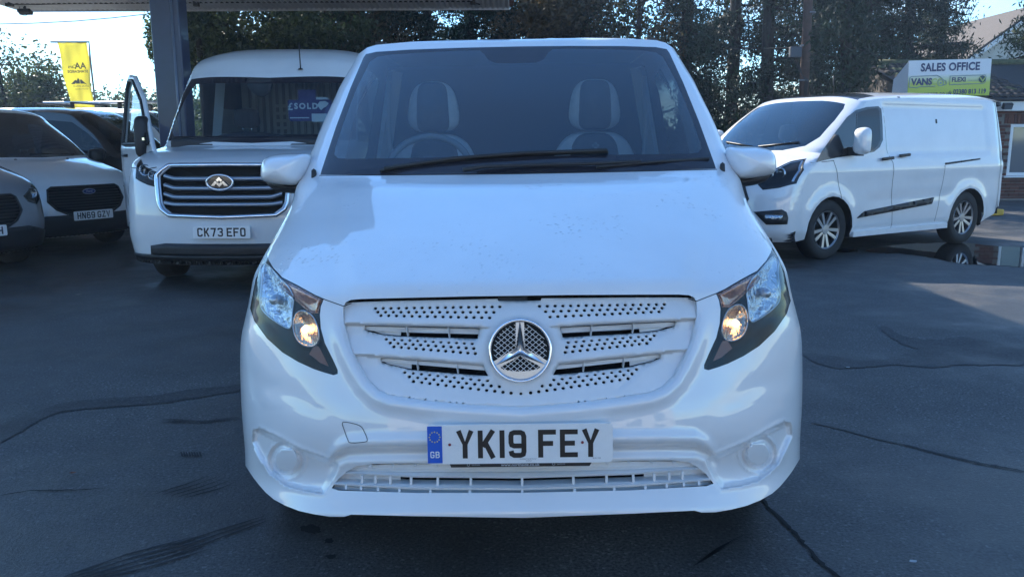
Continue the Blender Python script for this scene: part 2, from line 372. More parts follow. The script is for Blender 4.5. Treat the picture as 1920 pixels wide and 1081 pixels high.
def wheel(parent, cx, cy, r, wd, side, style='alloy', name='wheel'):
    """side=+1: outer face toward +x"""
    M = Matrix.Rotation(side*math.pi/2, 3, 'Y'); rr = r*.64; x0 = cx-side*wd/2
    pf = [(rr, wd*.1), (rr+.01, 0), (r-.05, -.012+.012), (r-.012, .015), (r, .035), (r, wd-.035), (r-.012, wd-.012), (r-.04, wd+.004), (rr+.02, wd-.002), (rr, wd-.012)]
    o = MB().lathe(pf, 40, M, (cx-side*wd, cy, r)).build(name, RUBBER, parent, True)
    b = MB(); b.lathe([(rr, wd-.014), (rr-.012, wd-.012), (rr-.02, wd-.05), (rr-.03, .05), (0.001, .05)], 40, M, (cx-side*wd, cy, r)); b.build('rim_barrel', MAT['black_trim'] if style == 'alloy' else SILVER, o, True)
    b = MB()
    if style == 'alloy':
        def pt(rad, an, h): 
            return M @ Vector((rad*math.cos(an), rad*math.sin(an), h))+Vector((cx-side*wd, cy, r))
        for k in range(5):
            for s in (-1, 1):
                a0 = 2*math.pi*k/5
                aa = a0+s*.31
                b.add([pt(.04, a0+s*.75, wd-.03), pt(.05, a0, wd-.03), pt(rr-.012, aa-s*.17, wd-.016), pt(rr-.012, aa+s*.02, wd-.016),
                       pt(.04, a0+s*.75, wd-.06), pt(.05, a0, wd-.06), pt(rr-.012, aa-s*.17, wd-.05), pt(rr-.012, aa+s*.02, wd-.05)],
                      [(0, 1, 2, 3), (4, 7, 6, 5), (0, 3, 7, 4), (1, 5, 6, 2)])
        b.lathe([(.001, wd-.022), (.05, wd-.024), (.06, wd-.035), (.06, wd-.06)], 20, M, (cx-side*wd, cy, r))
        b.lathe([(rr-.018, wd-.02), (rr-.004, wd-.008), (rr-.001, wd-.014)], 40, M, (cx-side*wd, cy, r))
    else:
        b.lathe([(.001, wd-.05), (.09, wd-.045), (rr*.75, wd-.03), (rr-.01, wd-.02)], 24, M, (cx-side*wd, cy, r))
    fix(b.build('spokes', ALLOY, o))
    return o
def pillow(outline, y0, front, back, rings=5, power=2.0):
    """outline (x,z) closed -> domed solid facing -Y"""
    P = np.array(outline, float); c = P.mean(0); n = len(P); V = []; F = []
    fr = [(math.sin(math.pi/2*k/rings)) for k in range(rings+1)]
    lev = []
    for k in range(rings+1):        # front rings from centre to edge
        s = fr[k]; lev.append((s, y0-front*(1-s**power)**(1/power) if s < 1 else y0))
    for k in range(rings-1, -1, -1):
        s = fr[k]; lev.append((s, y0+back*(1-s**power)**(1/power)))
    for s, y in lev:
        for p in P: q = c+(p-c)*max(s, .001); V.append((q[0], y, q[1]))
    for i in range(len(lev)-1):
        for k in range(n): F.append((i*n+k, i*n+(k+1) % n, (i+1)*n+(k+1) % n, (i+1)*n+k))
    return V, F
# ================================================================== MAIN VAN
def unp(u, v, Y):
    a = (v-540.5)/FPX; dY = ct-a*st; zc = Y/dY
    return np.stack([u/FPX*zc, Y+0*u, CAMH-(st+a*ct)*zc], -1)
def vofYZ(Y, Z):
    m = (Z-CAMH)/Y; return 540.5+FPX*(m*ct+st)/(m*st-ct)
PROF = [(2.25, .278), (2.212, .30), (2.205, .325), (2.225, .36), (2.25, .40), (2.252, .44), (2.238, .49), (2.232, .55), (2.245, .62), (2.275, .70), (2.31, .80), (2.345, .90), (2.372, .942), (2.46, .985), (2.7, 1.073), (3.0, 1.168), (3.22, 1.232), (3.30, 1.285), (3.65, 1.548), (4.0, 1.797), (4.08, 1.842), (4.3, 1.888), (4.62, 1.906)]
_pp = np.array(sm(PROF, False, 12)); _pv = np.array([vofYZ(y, z) for y, z in _pp]); _o = np.argsort(_pv)
_pv, _pY = _pv[_o], _pp[_o, 0]
WT = [(60, 270), (72, 280), (85, 289), (110, 304), (155, 331), (172, 339), (205, 355), (235, 369), (262, 380), (281, 388), (322, 405), (345, 417), (380, 427), (420, 448), (458, 471), (484, 486), (514, 500), (560, 509.5), (590, 517), (627, 525), (675, 527.5), (760, 526), (835, 521), (900, 520), (990, 520)]
_w = np.array(sm(WT, False, 6))
DT = [(60, .16), (88, .20), (200, .26), (322, .30), (345, .31), (400, .35), (458, .38), (514, .45), (600, .50), (760, .53), (990, .50)]
NT = [(60, 2.6), (322, 2.4), (400, 2.2), (520, 2.2), (700, 2.3), (990, 2.35)]
_D = np.array(DT); _N = np.array(NT)
def lv(px, py):
    dx, dy = px-974, py-540.5; return (dx-dy*.0157, 540.5+dy+dx*.0157)
def z7(*P): return [lv(440+x/3.378, 460+y/3.378) for x, y in P]
def zbl(*P): return [lv(440+x/3.378, 760+y/3.378) for x, y in P]
def pxl(*P): return [lv(x, y) for x, y in P]
# --- traced outlines (left half; mirrored)
open_half = z7((1804, 318), (1500, 322), (1100, 332), (800, 340), (735, 346), (700, 362), (684, 400), (686, 450), (692, 500), (720, 600), (750, 680), (800, 780), (850, 860), (920, 920), (1000, 950), (1200, 977), (1450, 1000), (1650, 1010), (1804, 1018))
open_half = [(min(a, -0.0) if i not in (0, len(open_half)-1) else 0.0, b) for i, (a, b) in enumerate(open_half)]
opening = open_half + mir(open_half)[1:-1]
hl_l = z7((195, 60), (150, 125), (118, 215), (98, 300), (88, 400), (120, 480), (200, 590), (300, 680), (400, 740), (500, 785), (570, 808), (625, 823), (652, 815), (652, 790), (620, 720), (570, 620), (545, 530), (538, 440), (545, 385), (563, 343), (500, 310), (400, 255), (300, 205), (240, 142), (210, 92))
_wi = lambda v: np.interp(v, _w[:, 0], _w[:, 1])
hl_l = [(max(u, -_wi(v)*.990), v) for u, v in hl_l]
int_half = [(0, 868)] + [(u, v) for u, v in zbl((1500, 368), (1100, 362), (850, 370), (740, 388), (690, 415), (650, 450), (610, 505), (560, 575))]
int_half = [(0, 869.5), (-150, 868), (-205, 865), (-280, 865.5), (-312, 870), (-330, 880), (-345, 893), (-358, 910), (-345, 914.5), (-200, 921), (0, 923)]
intake = int_half + mir(int_half)[1:-1]
glass_half = [(0, 88), (-100, 88.5), (-200, 91), (-255, 94.5), (-283, 98), (-292, 104), (-330, 166), (-350, 240-9), (-371, 322-3), (-372, 323), (-250, 323.5), (0, 324)]
glass_half = [(0, 87.5), (-100, 88), (-200, 90), (-262, 93), (-282, 97), (-287, 104), (-312, 160), (-340, 232), (-368, 312), (-371, 322), (-250, 323.5), (0, 324.5)]
glass_o = glass_half + mir(glass_half)[1:-1]
clear_half = [(0, 119), (-38, 118), (-52, 112), (-60, 100), (-68, 93.5), (-105, 93.5), (-180, 96), (-240, 99), (-262, 103), (-275, 112), (-300, 160), (-326, 225), (-342, 272), (-344, 284), (-338, 291), (-322, 293), (-150, 293), (0, 293)]
clear = clear_half + mir(clear_half)[1:-1]
bon_half = [(0, 556), (-150, 557), (-300, 561), (-316, 564), (-331, 569), (-366, 556), (-385, 547.5), (-414, 530), (-445, 514), (-462, 496), (-473, 480)]
fog = [(-361, 857), (-421, 834), (-464, 809.5), (-492, 796), (-503, 800), (-505, 822), (-492, 851), (-474, 880), (-444, 904), (-410, 914), (-374, 919), (-360, 900), (-347, 878), (-345, 866)]
ledge = [(0, 834.5), (184, 834.5), (280, 834.5), (326, 836), (345, 843), (361, 855), (361, 857)]
def dispv(u, v, parts=True):
    a = np.abs(u); d = np.zeros(len(u))
    k = v > 560
    # grille surround ridge
    m = (v > 540) & (v < 850) & (a < 400)
    if m.any():
        dd = pdist(opening, u[m], v[m]); o = ~inside(opening, u[m], v[m]); x = np.where(o, dd, 0)
        low = sstep(v[m], 560, 640)
        d[m] += np.where(o, (-.012*np.exp(-((x-16)/14)**2) + .012*(1-sstep(x, 0, 9)))*low, .012*low)
    # ledge under the number plate
    c = np.interp(a, [p[0] for p in ledge], [p[1] for p in ledge]); s = v-c
    m = (a < 372) & (v > 780)
    d += np.where(m, .022*sstep(s, -2, 7)*(1-sstep(s, 9, 30))-.012*np.exp(-((s+8)/14)**2), 0)*(1-sstep(a, 350, 372))
    # fog light recess
    m = (v > 770) & (a > 330)
    if m.any():
        q = [(-p[0], p[1]) for p in fog]; ins = inside(q, a[m], v[m]); dd = pdist(q, a[m], v[m])
        t = np.where(ins, dd, 0); cx, cy = 442, 856; r = np.hypot(a[m]-cx, (v[m]-cy))
        f = .025*sstep(t, 0, 10)
        boss = -.022*(1-sstep(r, 20, 25))+.010*np.exp(-((r-29)/3.5)**2)-.006*np.exp(-((r-36)/3)**2)
        f = f+np.where(ins, boss*sstep(t, 2, 8), -.004*np.exp(-(dd/6)**2))
        d[m] += f
    # lower lip edge
    # bonnet sculpting
    m = (v > 322) & (v < 566)
    ul = np.interp(v, [322, 440, 560], [352, 352, 322])
    d += np.where(m, -.020*(1-sstep(a, ul-34, ul+16))*sstep(v, 322, 350)*(1-sstep(v, 520, 562)), 0)
    # waist crease on the bumper corners
    cv = np.interp(a, [300, 380, 450, 527], [800, 752, 716, 690]); s = v-cv
    d += np.where((v > 600) & (a > 300), .003*np.exp(-((s-10)/22)**2)*sstep(a, 330, 420), 0)
    return d
def vlift(off=0.0):
    def f(u, v):
        u = np.asarray(u, float); v = np.asarray(v, float)
        W_ = np.interp(v, _w[:, 0], _w[:, 1]); t = np.clip(np.abs(u)/W_, 0, .9992)
        n = np.interp(v, _N[:, 0], _N[:, 1]); D_ = np.interp(v, _D[:, 0], _D[:, 1])
        Y = np.interp(v, _pv, _pY)+D_*(1-(1-t**n)**(1/n))+dispv(u, v)+off
        return unp(u, v, Y)
    return f
TOW = (0, 2.25, 0)
def make_main_van():
    OFF = np.array((0, 2.25, 0.0))
    root = empty('panel_van'); tag(root, 'large white panel van head-on in the centre, with white perforated grille and plate YK19 FEY', 'van')
    ax = ray(974, 540.5).normalized()
    M = Matrix.Translation((0, 0, CAMH)) @ Matrix.Rotation(math.radians(-.65), 4, ax) @ Matrix.Rotation(math.radians(-.52), 4, 'Z') @ Matrix.Translation((0, 0, -CAMH))
    root.matrix_world = M @ Matrix.Translation((0, 2.25, 0))
    # outer outline
    left = [(-float(_wi(v))*.999, v) for v in np.arange(96, 872, 7.0)]
    bot = [(-514, 875), (-505, 889), (-495, 902), (-482, 917), (-467, 930), (-445, 942), (-420, 952), (-390, 959), (-362, 963.5), (-335, 964), (-322, 960), (-200, 964.5), (0, 970)]
    top = [(0, 73), (-130, 73.5), (-200, 75.5), (-262, 80), (-280, 85)]
    half = top + left + bot
    outline = half + mir(half)[1:-1]
    bon_l = [(0, 325)] + [(-250, 324), (-371, 323), (-404, 325.5)] + [(-float(_wi(v))*.999, v) for v in np.arange(333, 480, 7.0)] + [(-473, 482)] + bon_half[::-1][1:]
    bonnet = bon_l + mir(bon_l)[1:-1]
    up_l = [(-float(_wi(v))*.9991-1, v) for v in (330, 322)]
    upper = [(-500, 60), (500, 60), (500, 323.2), (371, 322.8), (0, 325), (-371, 322.8), (-500, 323.2)]
    regs = [('hole', [opening, intake, hl_l, mir(hl_l)]), ('bumper', [fog, mir(fog)]), ('clear', [clear]), ('frit', [glass_o]), ('bonnet', [bonnet]), ('upper', [[p for p in upper]])]
    lift = vlift()
    # constraint polygons may not cross the outline: clip 'upper' to the outline
    upl = [(-float(_wi(v))*.9985, v) for v in np.arange(96, 322, 9.0)]
    uh = [(0, 74)] + [(-130, 74.5), (-200, 76.5), (-261, 81), (-279, 86)] + upl + [(-403, 322.4), (-372, 322.4)] + [(0, 325)]
    regs[-1] = ('upper', [uh + mir(uh)[1:-1]])
    R = orient(skin(lift, outline, regs, 4.0, 'bumper', eps=.8), lambda P: np.tile((0, -1, .35), (len(P), 1)))
    o = {}
    # the strips left between 'upper' and outline belong to the pillars
    o['bumper'] = emit('bumper', R['bumper'], WHITE, root, OFF)
    o['bonnet'] = emit('bonnet', R['bonnet'], MAT['wet_white_paint'], root, OFF)
    o['upper'] = emit('windscreen_surround', R['upper'], WHITE, root, OFF)
    ws = emit('windscreen', R['clear'], GLASS, root, OFF); fr = emit('windscreen_border', R['frit'], FRIT, ws, OFF)
    # seams
    def ribbon(name, P, w_, off, mat, par, closed=False, step=4):
        P = densify(P, step, closed); n = len(P); L = vlift(off); A = []; 
        tg = np.roll(P, -1, 0)-np.roll(P, 1, 0)
        if not closed: tg[0] = P[1]-P[0]; tg[-1] = P[-1]-P[-2]
        nm = np.stack([-tg[:, 1], tg[:, 0]], -1); nm /= np.linalg.norm(nm, axis=1)[:, None]+1e-9
        a = P+nm*w_/2; b = P-nm*w_/2; V = np.concatenate([L(a[:, 0], a[:, 1]), L(b[:, 0], b[:, 1])])-OFF
        F = [(i, (i+1) % n, (i+1) % n+n, i+n) for i in range(n if closed else n-1)]
        return mesh(name, V, F, mat, par, True)
    seam1 = [(-316, 564), (-331, 569), (-366, 556), (-385, 547.5)]
    for P in (seam1, mir(seam1)): ribbon('panel_gap', P, 1.6, -.0015, SEAM, root)
    for s in (1,):
        q = [(-410, 547.5+34), (-385, 547.5)]
    tow = sm(zbl((684, 108), (760, 118), (800, 135), (820, 165), (840, 215), (825, 232), (735, 238), (715, 215), (695, 160)), True, 3)
    ribbon('towing_eye_cover', tow, 1.2, -.0012, SEAM, root, True, 2)
    ribbon('panel_gap', [(-373, 323.6), (-200, 324.6), (0, 325.6), (200, 324.6), (373, 323.6)], 2.2, -.001, SEAM, root)
    # opening walls
    def wall(poly, d0, d1, mat, name, par, flip=False):
        P = densify(poly, 5); n = len(P); A = vlift(d0)(P[:, 0], P[:, 1])-OFF; B = A+np.array((0, d1-d0, 0)); 
        return fix(mesh(name, np.concatenate([A, B]), [(i, (i+1) % n, (i+1) % n+n, i+n) for i in range(n)], mat, par, True))
    wall(opening, 0, .075, WHITE2, 'grille_frame', root)
    # ---- grille
    em = (0.0, 656.5)
    def scale_in(P, s): c = np.mean(P, 0); return [tuple(c+(np.array(p)-c)*s) for p in P]
    inner_h = z7((1804, 352), (1672, 352), (1665, 338), (1500, 342), (1100, 350), (820, 358), (745, 362), (705, 368), (687, 400), (689, 450), (695, 498), (723, 599), (752.5, 678), (802, 778), (852, 857.5), (922, 917.5), (1000, 947), (1200, 973), (1450, 997), (1650, 1006), (1804, 1014))
    inner_h = [(0.0 if i in (0, len(inner_h)-1) else a, b) for i, (a, b) in enumerate(inner_h)]
    inner_h = [(a, b) if b < 600 else (a*1.006, 640+(b-640)*1.012) for a, b in inner_h]
    gout = inner_h + mir(inner_h)[1:-1]
    slots = [z7((825, 508), (1300, 516), (1552, 524), (1540, 590), (1300, 584), (1045, 576), (930, 566), (850, 547), (826, 536)),
             z7((925, 712), (1200, 730), (1572, 764), (1607, 826), (1400, 812), (1115, 789), (970, 754), (930, 740))]
    holes = []
    def row(x0, y0, x1, y1, n):
        for i in range(n):
            t = i/(n-1); holes.append((x0+(x1-x0)*t, y0+(y1-y0)*t))
    row(890, 399, 1680, 387, 17); row(905, 422, 1642, 422, 16); row(925, 444, 1615, 457, 15)
    row(960, 593, 1505, 620, 12); row(985, 617, 1515, 652, 12); row(1008, 642, 1525, 684, 12)
    row(1078, 803, 1602, 855, 11); row(1107, 832, 1677, 894, 12); row(1133, 862, 1752, 934, 13)
    hp = []
    for hx, hy in holes:
        c = z7((hx, hy))[0]; r = 3.5; hp.append([(c[0]+r*math.cos(k*math.pi/4), c[1]+r*.85*math.sin(k*math.pi/4)) for k in range(8)])
    c0 = z7((1804, 938))[0]; hp0 = [(3.1*math.cos(k*math.pi/4), c0[1]+2.7*math.sin(k*math.pi/4)) for k in range(8)]
    ring = [(em[0]+57*math.cos(k*math.pi/20), em[1]+57*math.sin(k*math.pi/20)) for k in range(40)]
    hs = slots + hp; hs = hs + [mir(p) for p in hs] + [hp0, ring]
    def gd(u, v):
        a = np.abs(u); r = np.hypot(u-em[0], v-em[1])
        d = -.004+.0*u
        A_ = np.interp(a, [60, 330], [613, 602]); B_ = np.interp(a, [60, 307, 330], [682.5, 660, 656]); C_ = np.interp(a, [0, 180, 340], [766, 756, 742])
        sw = lambda top, bot: np.clip((v-top)/(bot-top), 0, 1)*(1-sstep(v, bot, bot+1.6))
        k_ = sstep(r, 66, 96)
        d = d+(.008-.018*sw(566, A_)-.016*sw(A_+20, B_)-.016*sw(B_+20, C_))*k_
        d = d-.012*(1-sstep(r, 60, 92))                       # boss around the badge
        for sl in slots:
            s_ = [(-p[0], p[1]) for p in sl]; dd = pdist(s_, a, v); d = d+.008*np.exp(-(dd/5)**2)
        # recess planes at the outer ends of the lower bands
        e = np.interp(v, [600, 630, 660], [0, 1, 1]); 
        for P in (z7((850, 560), (935, 590), (1010, 640), (1060, 690)), z7((985, 760), (1060, 800), (1110, 850), (1180, 905))):
            q = [(-p[0], p[1]) for p in P]; dd = pdist(q, a, v, False); d = d+.004*np.exp(-(dd/6)**2)
        return d
    def glift(u, v):
        P = vlift()(u, v)
        W_ = _wi(v); t = np.clip(np.abs(u)/W_, 0, .9992); n = 2.3
        Y = np.interp(v, _pv, _pY)+.53*(1-(1-t**n)**(1/n))+.019+gd(u, v)
        return unp(u, v, Y)
    sA = [(-326, 602.1), (-66, 612.8), (-66, 614.4), (-326, 603.7)]; sB = [(-303, 660.4), (-78, 681), (-78, 682.6), (-303, 662)]
    strips = [sA, sB, mir(sA), mir(sB)]
    R = orient(skin(glift, gout, [('hole', hs), ('grille', strips)], 4.0, 'grille', eps=.7), lambda P: np.tile((0, -1, .2), (len(P), 1)))
    gr = emit('grille', R['grille'], WHITE2, root, OFF); m = gr.modifiers.new('thick', 'SOLIDIFY'); m.thickness = .006; m.offset = -1
    if False: pass
    def gquad(name, P, off, mat, par, th=.01):
        P = densify(P, 12); 
        A = glift(P[:, 0], P[:, 1])+np.array((0, off, 0))-OFF; n = len(A); B = A+np.array((0, th, 0))
        V = list(A)+list(B); return fix(mesh(name, V, [tuple(range(n)), tuple(range(2*n-1, n-1, -1))]+[(i, i+n, (i+1) % n+n, (i+1) % n) for i in range(n)], mat, par))
    # dark core behind the grille
    P = densify(scale_in(opening, 1.0), 12); A = vlift(.07)(P[:, 0], P[:, 1])-OFF; cc = A.mean(0); 
    mesh('radiator_core', list(A)+[cc], [(i, (i+1) % len(A), len(A)) for i in range(len(A))], DARK, root)
    S1 = z7((815, 520), (1548, 536), (1545, 569), (1200, 562), (850, 549), (815, 540)); S2 = z7((915, 722), (1580, 772), (1596, 800), (1200, 768), (915, 744))
    bl = [z7((835, 512), (1540, 524), (1540, 531), (1030, 524))]
    for S in (S1, S2):
        for Q in (S, mir(S)): gquad('grille_slat', Q, .014, WHITE2, gr, .012)
    E1 = z7((835, 540), (930, 572), (1045, 582), (1048, 552), (880, 540)); E2 = z7((930, 738), (960, 762), (1115, 795), (1115, 755), (980, 738))
    for S in (E1, E2):
        for Q in (S, mir(S)): gquad('grille_fillet', Q, .02, WHITE2, gr, .008)
    for x, y0, y1 in ((1085, 515, 580), (1350, 518, 590), (1150, 728, 795), (1405, 750, 815)):
        for mm in (1, -1):
            q = z7((x-4, y0), (x+6, y0), (x+14, y1), (x+6, y1)); q = [(p[0]*mm, p[1]) for p in q]; gquad('grille_rib', q, .006, WHITE2, gr, .02)
    # ---- badge
    bY = float(np.interp(656, _pv, _pY))-.012; c = unp(np.array([0.]), np.array([656.5]), np.array([bY]))[0]-OFF
    bd = empty('badge', tuple(c)); bd.parent = root; bd.rotation_euler = (math.radians(-9), 0, 0)
    Rr = .0925
    b = MB(); b.lathe([(Rr-.012, 0), (Rr-.010, .010), (Rr-.006, .015), (Rr-.002, .012), (Rr, .004), (Rr, -.012)], 56, Matrix.Rotation(math.pi/2, 3, 'X')); b.build('badge_ring', CHROME, bd, True)
    b = MB(); b.lathe([(Rr-.012, .002), (Rr-.03, -.004), (.0, -.02)], 40, Matrix.Rotation(math.pi/2, 3, 'X')); b.build('badge_recess', DARK, bd, True)
    b = MB(); T = Rr-.008; ctr = (0, -.024, 0); ang = [90, 210, 330]
    for a in ang:
        t = (T*math.cos(math.radians(a)), -.006, T*math.sin(math.radians(a)))
        for s in (-1, 1):
            i = (.0145*math.cos(math.radians(a+s*60)), -.008, .0145*math.sin(math.radians(a+s*60)))
            b.add([t, ctr, i] if s == 1 else [t, i, ctr], [(0, 1, 2)])
    fix(b.build('badge_star', CHROME, bd))
    b = MB()      # flat satin arms behind the star
    for a in ang:
        ca, sa = math.cos(math.radians(a)), math.sin(math.radians(a))
        def q(r, s): return (r*ca-s*sa, -.003, r*sa+s*ca)
        b.poly([q(0, .013), q(0, -.013), q(T, -.012), q(T, .012)])
    for k in range(28):
        a0, a1 = math.radians(205+k*130/28), math.radians(205+(k+1)*130/28)
        rr = Rr*(.80-.16*max(0, 1-((k-13.5)/10)**2)); 
        b.add([(T*math.cos(a0), -.0035, T*math.sin(a0)), (T*math.cos(a1), -.0035, T*math.sin(a1)), (rr*math.cos(a1), -.0035, rr*math.sin(a1)), (rr*math.cos(a0), -.0035, rr*math.sin(a0))], [(0, 1, 2, 3)])
    b.build('badge_backplate', SILVER, bd)
    b = MB(); 
    for s in (1, -1):
        for k in range(-9, 10):
            o_ = k*.0115; L_ = math.sqrt(max(0, (T-.006)**2-o_*o_))
            if L_ < .01: continue
            d = Vector((math.cos(s*math.radians(40)), 0, math.sin(s*math.radians(40)))); n_ = Vector((-d.z, 0, d.x))
            b.bar(n_*o_-d*L_+Vector((0, .0008*s+.001, 0)), n_*o_+d*L_+Vector((0, .0008*s+.001, 0)), .0016, .0016, (0, 1, 0))
    b.build('badge_mesh', WHITE2, bd)
    # ---- camera / latch block above badge
    P = z7((1668, 338), (1804, 336), (1804, 362), (1672, 362)); P = [P[0], (0, P[1][1]), (0, P[2][1]), P[3]]; gquad('bonnet_latch', P+mir(P)[0:4], -.001, TRIM, root, .02) if False else None
    q = [(-40, 557.5), (0, 557), (15, 557), (15, 567), (-38, 567.5)]; gquad('bonnet_latch', q, .001, TRIM, root, .012)
    # ---- headlights
    for mm in (1, -1):
        H = [(p[0]*mm, p[1]) for p in hl_l]
        if mm < 0: H = H[::-1]
        hl = empty('headlight', (0, 0, 0)); hl.parent = root
        Rg = orient(skin(vlift(.001), H, [], 5.0, 'lens'), lambda P: np.tile((-.3*mm, -1, .2), (len(P), 1)))
        emit('lens', Rg['lens'], LENS, hl, OFF)
        wall(H, .0005, .05, MAT['black_gloss'], 'housing_rim', hl)
        hc = np.mean(H, 0)
        def hlift(u, v):
            dd = pdist(H, u, v); P = vlift()(u, v)
            Y = P[:, 1]+.012+.035*sstep(dd, 0, 22); return unp(u, v, Y)
        # housing floor with bowls
        Z = lambda *P: [(p[0]*mm, p[1]) for p in (z7(*P))]
        bowl = sm(Z((200, 118), (285, 205), (345, 270), (372, 330), (368, 395), (362, 470), (350, 524), (300, 508), (220, 455), (170, 400), (160, 330), (172, 220), (165, 150)), True, 4)
        low = sm(Z((415, 415), (455, 420), (500, 455), (528, 520), (535, 590), (515, 630), (465, 640), (415, 618), (382, 570), (370, 500), (385, 440)), True, 4)
        ind = Z((300, 222), (345, 238), (420, 275), (500, 318), (556, 346), (540, 378), (528, 430), (480, 430), (430, 390), (370, 340), (305, 285), (280, 250))
        bc = np.mean(bowl, 0); lc = np.mean(low, 0)
        def hd(u, v):
            P = vlift()(u, v); dd = pdist(H, u, v); Y = P[:, 1]+.008+.030*sstep(dd, 0, 24)
            i1 = inside(bowl, u, v); d1 = pdist(bowl, u, v); Y = Y+np.where(i1, .028*sstep(d1, 0, 26), 0)
            i2 = inside(low, u, v); d2 = pdist(low, u, v); Y = Y+np.where(i2, .028*sstep(d2, 0, 24), -.005*np.exp(-(d2/6)**2))
            i3 = inside(ind, u, v); d3 = pdist(ind, u, v); Y = Y-np.where(i3, .018*sstep(d3, 0, 5), 0)
            return unp(u, v, Y)
        Hs = [tuple(hc+(np.array(p)-hc)*.985) for p in H]
        R = orient(skin(hd, Hs, [('ind', [ind]), ('bowl', [bowl]), ('low', [low])], 3.0, 'base'), lambda P: np.tile((0, -1, 0), (len(P), 1)))
        emit('housing', R['base'], MAT['lamp_housing'], hl, OFF)
        emit('main_reflector', R['bowl'], MAT['bowl_chrome'], hl, OFF); emit('indicator_reflector', R['low'], MAT['warm_reflector'], hl, OFF)
        if 'ind' in R: emit('indicator', R['ind'], MAT['lamp_ribbed'], hl, OFF)
        # bulbs, ring and trim
        bp = hd(np.array([lc[0]]), np.array([lc[1]]))[0]-OFF
        b = MB(); b.lathe([(.0, .03), (.008, .028), (.011, .02), (.011, 0)], 14, Matrix.Rotation(math.pi/2, 3, 'X'), bp); b.build('bulb', MAT['warm_bulb'], hl, True)
        bp = hd(np.array([bc[0]]), np.array([bc[1]]))[0]-OFF
        b = MB(); b.lathe([(.0, .045), (.014, .042), (.016, .03), (.014, 0)], 16, Matrix.Rotation(math.pi/2, 3, 'X'), bp); b.build('main_bulb', SILVER, hl, True)
        for nm_, poly in (('bezel', bowl), ('bezel', low)):
            P = densify(poly, 3); A = hd(P[:, 0], P[:, 1])+np.array((0, -.004, 0))-OFF; pts = list(A)+[A[0]]
            MB().tube(pts, .0022, 6, False).build(nm_, SILVER, hl, True)
        # amber marker at the inner lower edge
        am = Z((500, 640), (552, 640), (575, 655), (618, 745), (600, 770), (540, 745), (500, 712), (470, 690))
        P = densify(am, 6); A = vlift(.024)(P[:, 0], P[:, 1])-OFF; n = len(A)
        mesh('amber_marker', list(A)+[A.mean(0)], [(i, (i+1) % n, n) for i in range(n)], MAT['amber_dark'], hl, True)
        for q in hl.children: pass
    # ---- lower intake
    P = densify(intake, 6); n = len(P); A = vlift(0)(P[:, 0], P[:, 1])-OFF; B = vlift(.055)(P[:, 0], P[:, 1])-OFF
    fix(mesh('intake_frame', np.concatenate([A, B]), [(i, (i+1) % n, (i+1) % n+n, i+n) for i in range(n)], WHITE2, root, True))
    mesh('intake_core', list(B)+[B.mean(0)], [(i, (i+1) % n, n) for i in range(n)], DARK, root)
    def band(name, top, bot_, off, th, mat, par):
        """curved horizontal bar between two half-curves (u<=0)"""
        T_ = top+[(-a, b) for a, b in reversed(top)][1:]; B_ = bot_+[(-a, b) for a, b in reversed(bot_)][1:]
        us = np.linspace(T_[0][0], -T_[0][0], 41); ub = np.linspace(B_[0][0], -B_[0][0], 41)
        tv = np.interp(us, [p[0] for p in T_], [p[1] for p in T_]); bv = np.interp(ub, [p[0] for p in B_], [p[1] for p in B_])
        A = vlift(off+.006)(us, tv)-OFF; C = vlift(off-.004)(us*.5+ub*.5, tv*.4+bv*.6)-OFF; B = vlift(off)(ub, bv)-OFF; D_ = A+np.array((0, th, .0)); E_ = B+np.array((0, th, .0))
        V = np.concatenate([A, C, B, E_, D_]); k = 41; F = []
        for j in range(5):
            for i in range(40): F.append((j*k+i, j*k+i+1, ((j+1) % 5)*k+i+1, ((j+1) % 5)*k+i))
        return fix(mesh(name, V, F, mat, par, False))
    # upper shelf, bars and lower shelf
    band('intake_bar', [(-338, 878.5), (-200, 884), (0, 886)], [(-336, 883.5), (-200, 892), (0, 896)], .004, .03, WHITE2, root)
    band('intake_bar', [(-352, 898.5), (-200, 905), (0, 909)], [(-354, 904), (-200, 914.5), (0, 918)], .0, .035, WHITE2, root)
    band('intake_panel', [(-322, 868), (-200, 867), (0, 871)], [(-334, 877), (-200, 881), (0, 884)], .022, .01, WHITE2, root)
    band('intake_panel', [(-350, 900), (-200, 906), (0, 909)], [(-356, 912), (-200, 922), (0, 924)], .03, .01, WHITE2, root)
    for s in (-1, 1):
        q_ = [(-345*s, 880), (-228*s, 886), (-228*s, 903), (-350*s, 902)]; P_ = densify(q_, 10); A_ = vlift(.035)(P_[:, 0], P_[:, 1])-OFF; mesh('intake_panel', list(A_)+[A_.mean(0)], [(i, (i+1) % len(A_), len(A_)) for i in range(len(A_))], WHITE2, root)
    for us, v0, v1 in (((-300, -275, -247, -208, -158, -96, 0), 884, 904), ((-330, -302, -270, -230, -172, -98, 0), 903, 921), ((-160, -200, -242, -285), 866, 872)):
        for u in us:
            for s in ((1, -1) if u else (1,)):
                aa_, bb_ = {884: ((896, 892, 883.5), (910, 905.5, 899)), 903: ((918, 914.5, 904), (924, 922, 912)), 866: ((867, 866, 868), (872, 869.5, 873))}[v0]
                a, bb = float(np.interp(abs(u), (0, 200, 345), aa_)), float(np.interp(abs(u), (0, 200, 345), bb_))
                P = unp(np.array([u*s, u*s]), np.array([a, bb]), np.interp([a, bb], _pv, _pY)+.5*(1-(1-min(.99, abs(u)/521)**2.35)**(1/2.35))+.008)-OFF
                MB().bar(P[0], P[1], .007, .012, (0, 1, 0)).build('intake_rib', WHITE2, root)
    # ---- number plate and holder
    a, b_ = lv(975.5, 830.5); P = unp(np.array([a]), np.array([b_]), np.array([2.208]))[0]-OFF
    pl = plate(root, 'YK19 FEY', True); pl.location = P; pl.rotation_euler = (math.radians(-4), 0, 0); pl.scale = (1.0, 1, 1.01)
